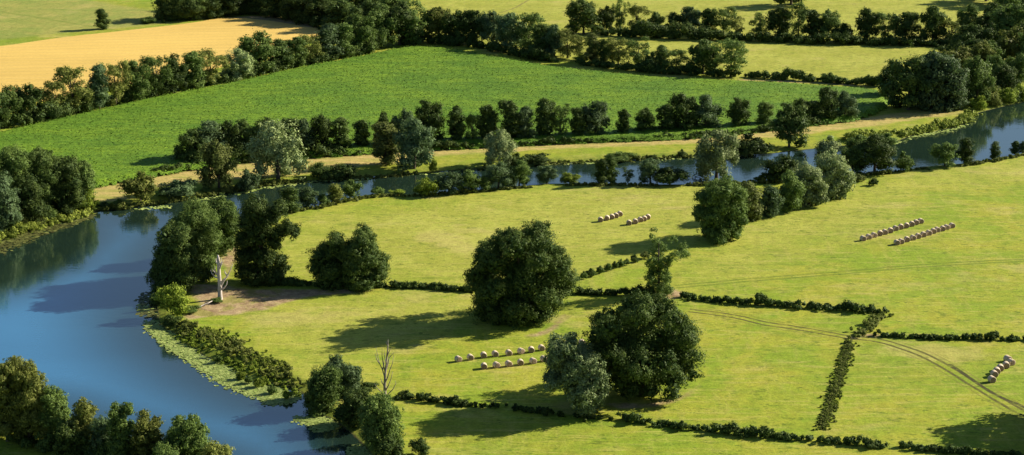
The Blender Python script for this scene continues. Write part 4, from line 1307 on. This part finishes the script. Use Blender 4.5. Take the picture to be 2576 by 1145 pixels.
dead_tree('bleached white dead tree trunk standing on the bare soil point', 554, 753,
          [(554, 753, 7), (553, 738, 5.6), (553, 715, 5.2), (551, 690, 4.6), (550, 665, 4.4), (549, 650, 4.0), (548, 642, 1.8)],
          [[(555, 722), (562, 708), (572, 695), (580, 678), (586, 664)], [(552, 700), (545, 690), (538, 683), (532, 676)], [(551, 680), (556, 668), (562, 655)],
           [(550, 668), (544, 660), (543, 650)], [(555, 715), (560, 705), (566, 699)], [(572, 695), (566, 686), (565, 680)], [(551, 700), (541, 697), (533, 688), (530, 680)], [(550, 675), (557, 660), (556, 648)], [(553, 730), (562, 726), (570, 716), (572, 706)], [(545, 690), (540, 678), (541, 670)]], 'deadwood', 2.6, 1)
dead_tree('tall bare grey tree with upright leafless branches at the hedge end', 968, 1012,
          [(968, 1012, 5), (968, 990, 4.2), (968, 965, 3.4), (969, 940, 2.8), (972, 915, 2.4), (974, 890, 1.9), (976, 868, 1.2), (976, 853, .5)],
          [[(968, 950), (962, 930), (955, 915), (950, 895), (945, 872)], [(969, 938), (964, 915), (961, 895), (961, 872)], [(970, 935), (976, 915), (979, 900), (990, 888), (989, 897)],
           [(968, 965), (975, 950), (981, 930), (987, 915), (990, 895)], [(968, 1002), (978, 990), (988, 980), (996, 965), (994, 958)], [(968, 998), (958, 985), (948, 975), (942, 965)],
           [(969, 985), (977, 970), (983, 955), (988, 935)], [(972, 915), (968, 900), (966, 882)], [(974, 895), (979, 884), (984, 876)], [(955, 915), (948, 905), (944, 890)], [(968, 975), (960, 960), (957, 950)],
           [(962, 930), (966, 920), (966, 905)], [(976, 870), (972, 862), (970, 858)]], 'greywood', 1.9, 2)
# fallen bleached log beside the white tree
_b = P(512, 772)
_lo = root('fallen_branch', _b)
_V, _F_ = tube([(-1.2, -1.5, .15), (-.3, -.4, .35), (.6, .6, .5), (1.6, 1.8, .75)], [.14, .17, .15, .06], 7)
link('bough', mesh_list('bough', _V, _F_, [MAT['deadwood']]), _lo)
_V, _F_ = tube([(.2, .2, .42), (.7, -.2, .7), (1.2, -.3, 1.1)], [.09, .07, .03], 6)
link('twig', mesh_list('twig', _V, _F_, [MAT['deadwood']]), _lo)
tag(_lo, 'small bleached fallen branch below the dead white tree', 'fallen branch')


# ------------------------------------------------------------------ round straw bales
def bale_mesh(seed):
    rng = random.Random(seed)
    r, w, n = .72, 1.30, 24
    prof = [(-w / 2, 0, 1), (-w / 2 - .01, .35, 1), (-w / 2, .66, 1), (-w / 2 + .03, .715, 0), (-w / 2 + .12, .73, 0), (-w / 6, .73, 0), (w / 6, .725, 0), (w / 2 - .12, .73, 0), (w / 2 - .03, .715, 0),
            (w / 2, .66, 1), (w / 2 + .01, .35, 1), (w / 2, 0, 1)]
    V, F, M = [], [], []
    for (px, pr, e) in prof:
        for k in range(n):
            a = 2 * math.pi * k / n
            rr = pr * (1 + rng.uniform(-.02, .02))
            z = rr * math.sin(a)
            z = max(z, -.60)                       # settled flat underneath
            V.append((px + rng.uniform(-.012, .012), rr * math.cos(a), z + .60))
    for i in range(len(prof) - 1):
        for k in range(n):
            F.append((i * n + k, i * n + (k + 1) % n, (i + 1) * n + (k + 1) % n, (i + 1) * n + k))
            M.append(1 if prof[i][2] and prof[i + 1][2] else 0)
    me = mesh_np('straw_bale', np.array(V), np.array(F), [MAT['straw'], MAT['strawend_shade']], midx=M, smooth=True)
    return me


BM = [bale_mesh(k) for k in range(3)]


def bales(pts, place, group, ang, sc=1.0, seed=1, words=None):
    rng = random.Random(seed)
    n = len(pts)
    first = None
    for i, (x, y) in enumerate(pts):
        sc_ = sc * .84
        p = P(x, y + 6)
        o = link('straw_bale', BM[i % 3], loc=(p[0], p[1], LAND - .02))
        o.location.x += rng.uniform(-.12, .12)
        o.location.y += rng.uniform(-.2, .2)
        o.rotation_euler = (0, 0, ang + rng.uniform(-.3, .3))
        o.scale = (sc_, sc_, sc_)
        pos = 'leftmost' if i == 0 else ('rightmost' if i == n - 1 else ORD[i] + ' from left')
        tag(o, f'round straw bale, {pos} {place}', 'straw bale', group)


bales([(1154, 904), (1184, 899), (1216, 894), (1247, 891), (1279, 887), (1310, 883), (1335, 879), (1362, 876), (1393, 870), (1427, 866), (1464, 861)],
      'in the upper row between the two oaks', 'bales in the upper near row', R(-68), 1.0, 1)
bales([(1216, 922), (1250, 919), (1279, 915), (1309, 912), (1341, 908), (1366, 904), (1400, 900), (1434, 894)],
      'in the lower row left of the grey-green tree', 'bales in the lower near row', R(-68), 1.0, 2)
FB = lambda pts: [(1288 + a / 2.722, 343.5 + b_ / 2.722) for a, b_ in pts]
bales(FB([(608, 567), (650, 556), (688, 548), (715, 540), (737, 527)]), 'in the left short row on the middle pasture', 'bales in the left short row', R(-84), 1.06, 3)
bales(FB([(803, 587), (846, 578), (877, 568), (908, 560), (933, 547)]), 'in the right short row on the middle pasture', 'bales in the right short row', R(-84), 1.06, 4)
GB = lambda xs, y0, y1: [(1932 + a / 2.722, 343.5 + (y0 + (y1 - y0) * (a - xs[0]) / (xs[-1] - xs[0])) / 2.722) for a in xs]
bales(GB([650, 687, 728, 767, 800, 837, 876, 913, 947, 982, 1012, 1042], 697, 577), 'in the upper long row on the right meadow', 'bales in the upper long row', R(-80), 1.06, 5)
bales(GB([880, 912, 952, 990, 1026, 1062, 1098, 1132, 1162, 1195, 1222, 1258], 725, 607), 'in the lower long row on the right meadow', 'bales in the lower long row', R(-80), 1.06, 6)
bales([(1932 + a / 2.754, 730 + b_ / 2.754) for a, b_ in [(1550, 618), (1570, 582), (1588, 560), (1608, 537), (1650, 522), (1662, 477), (1682, 500)]],
      'in the cluster by the right edge', 'bales clustered by the right edge', R(-80), 1.06, 7)
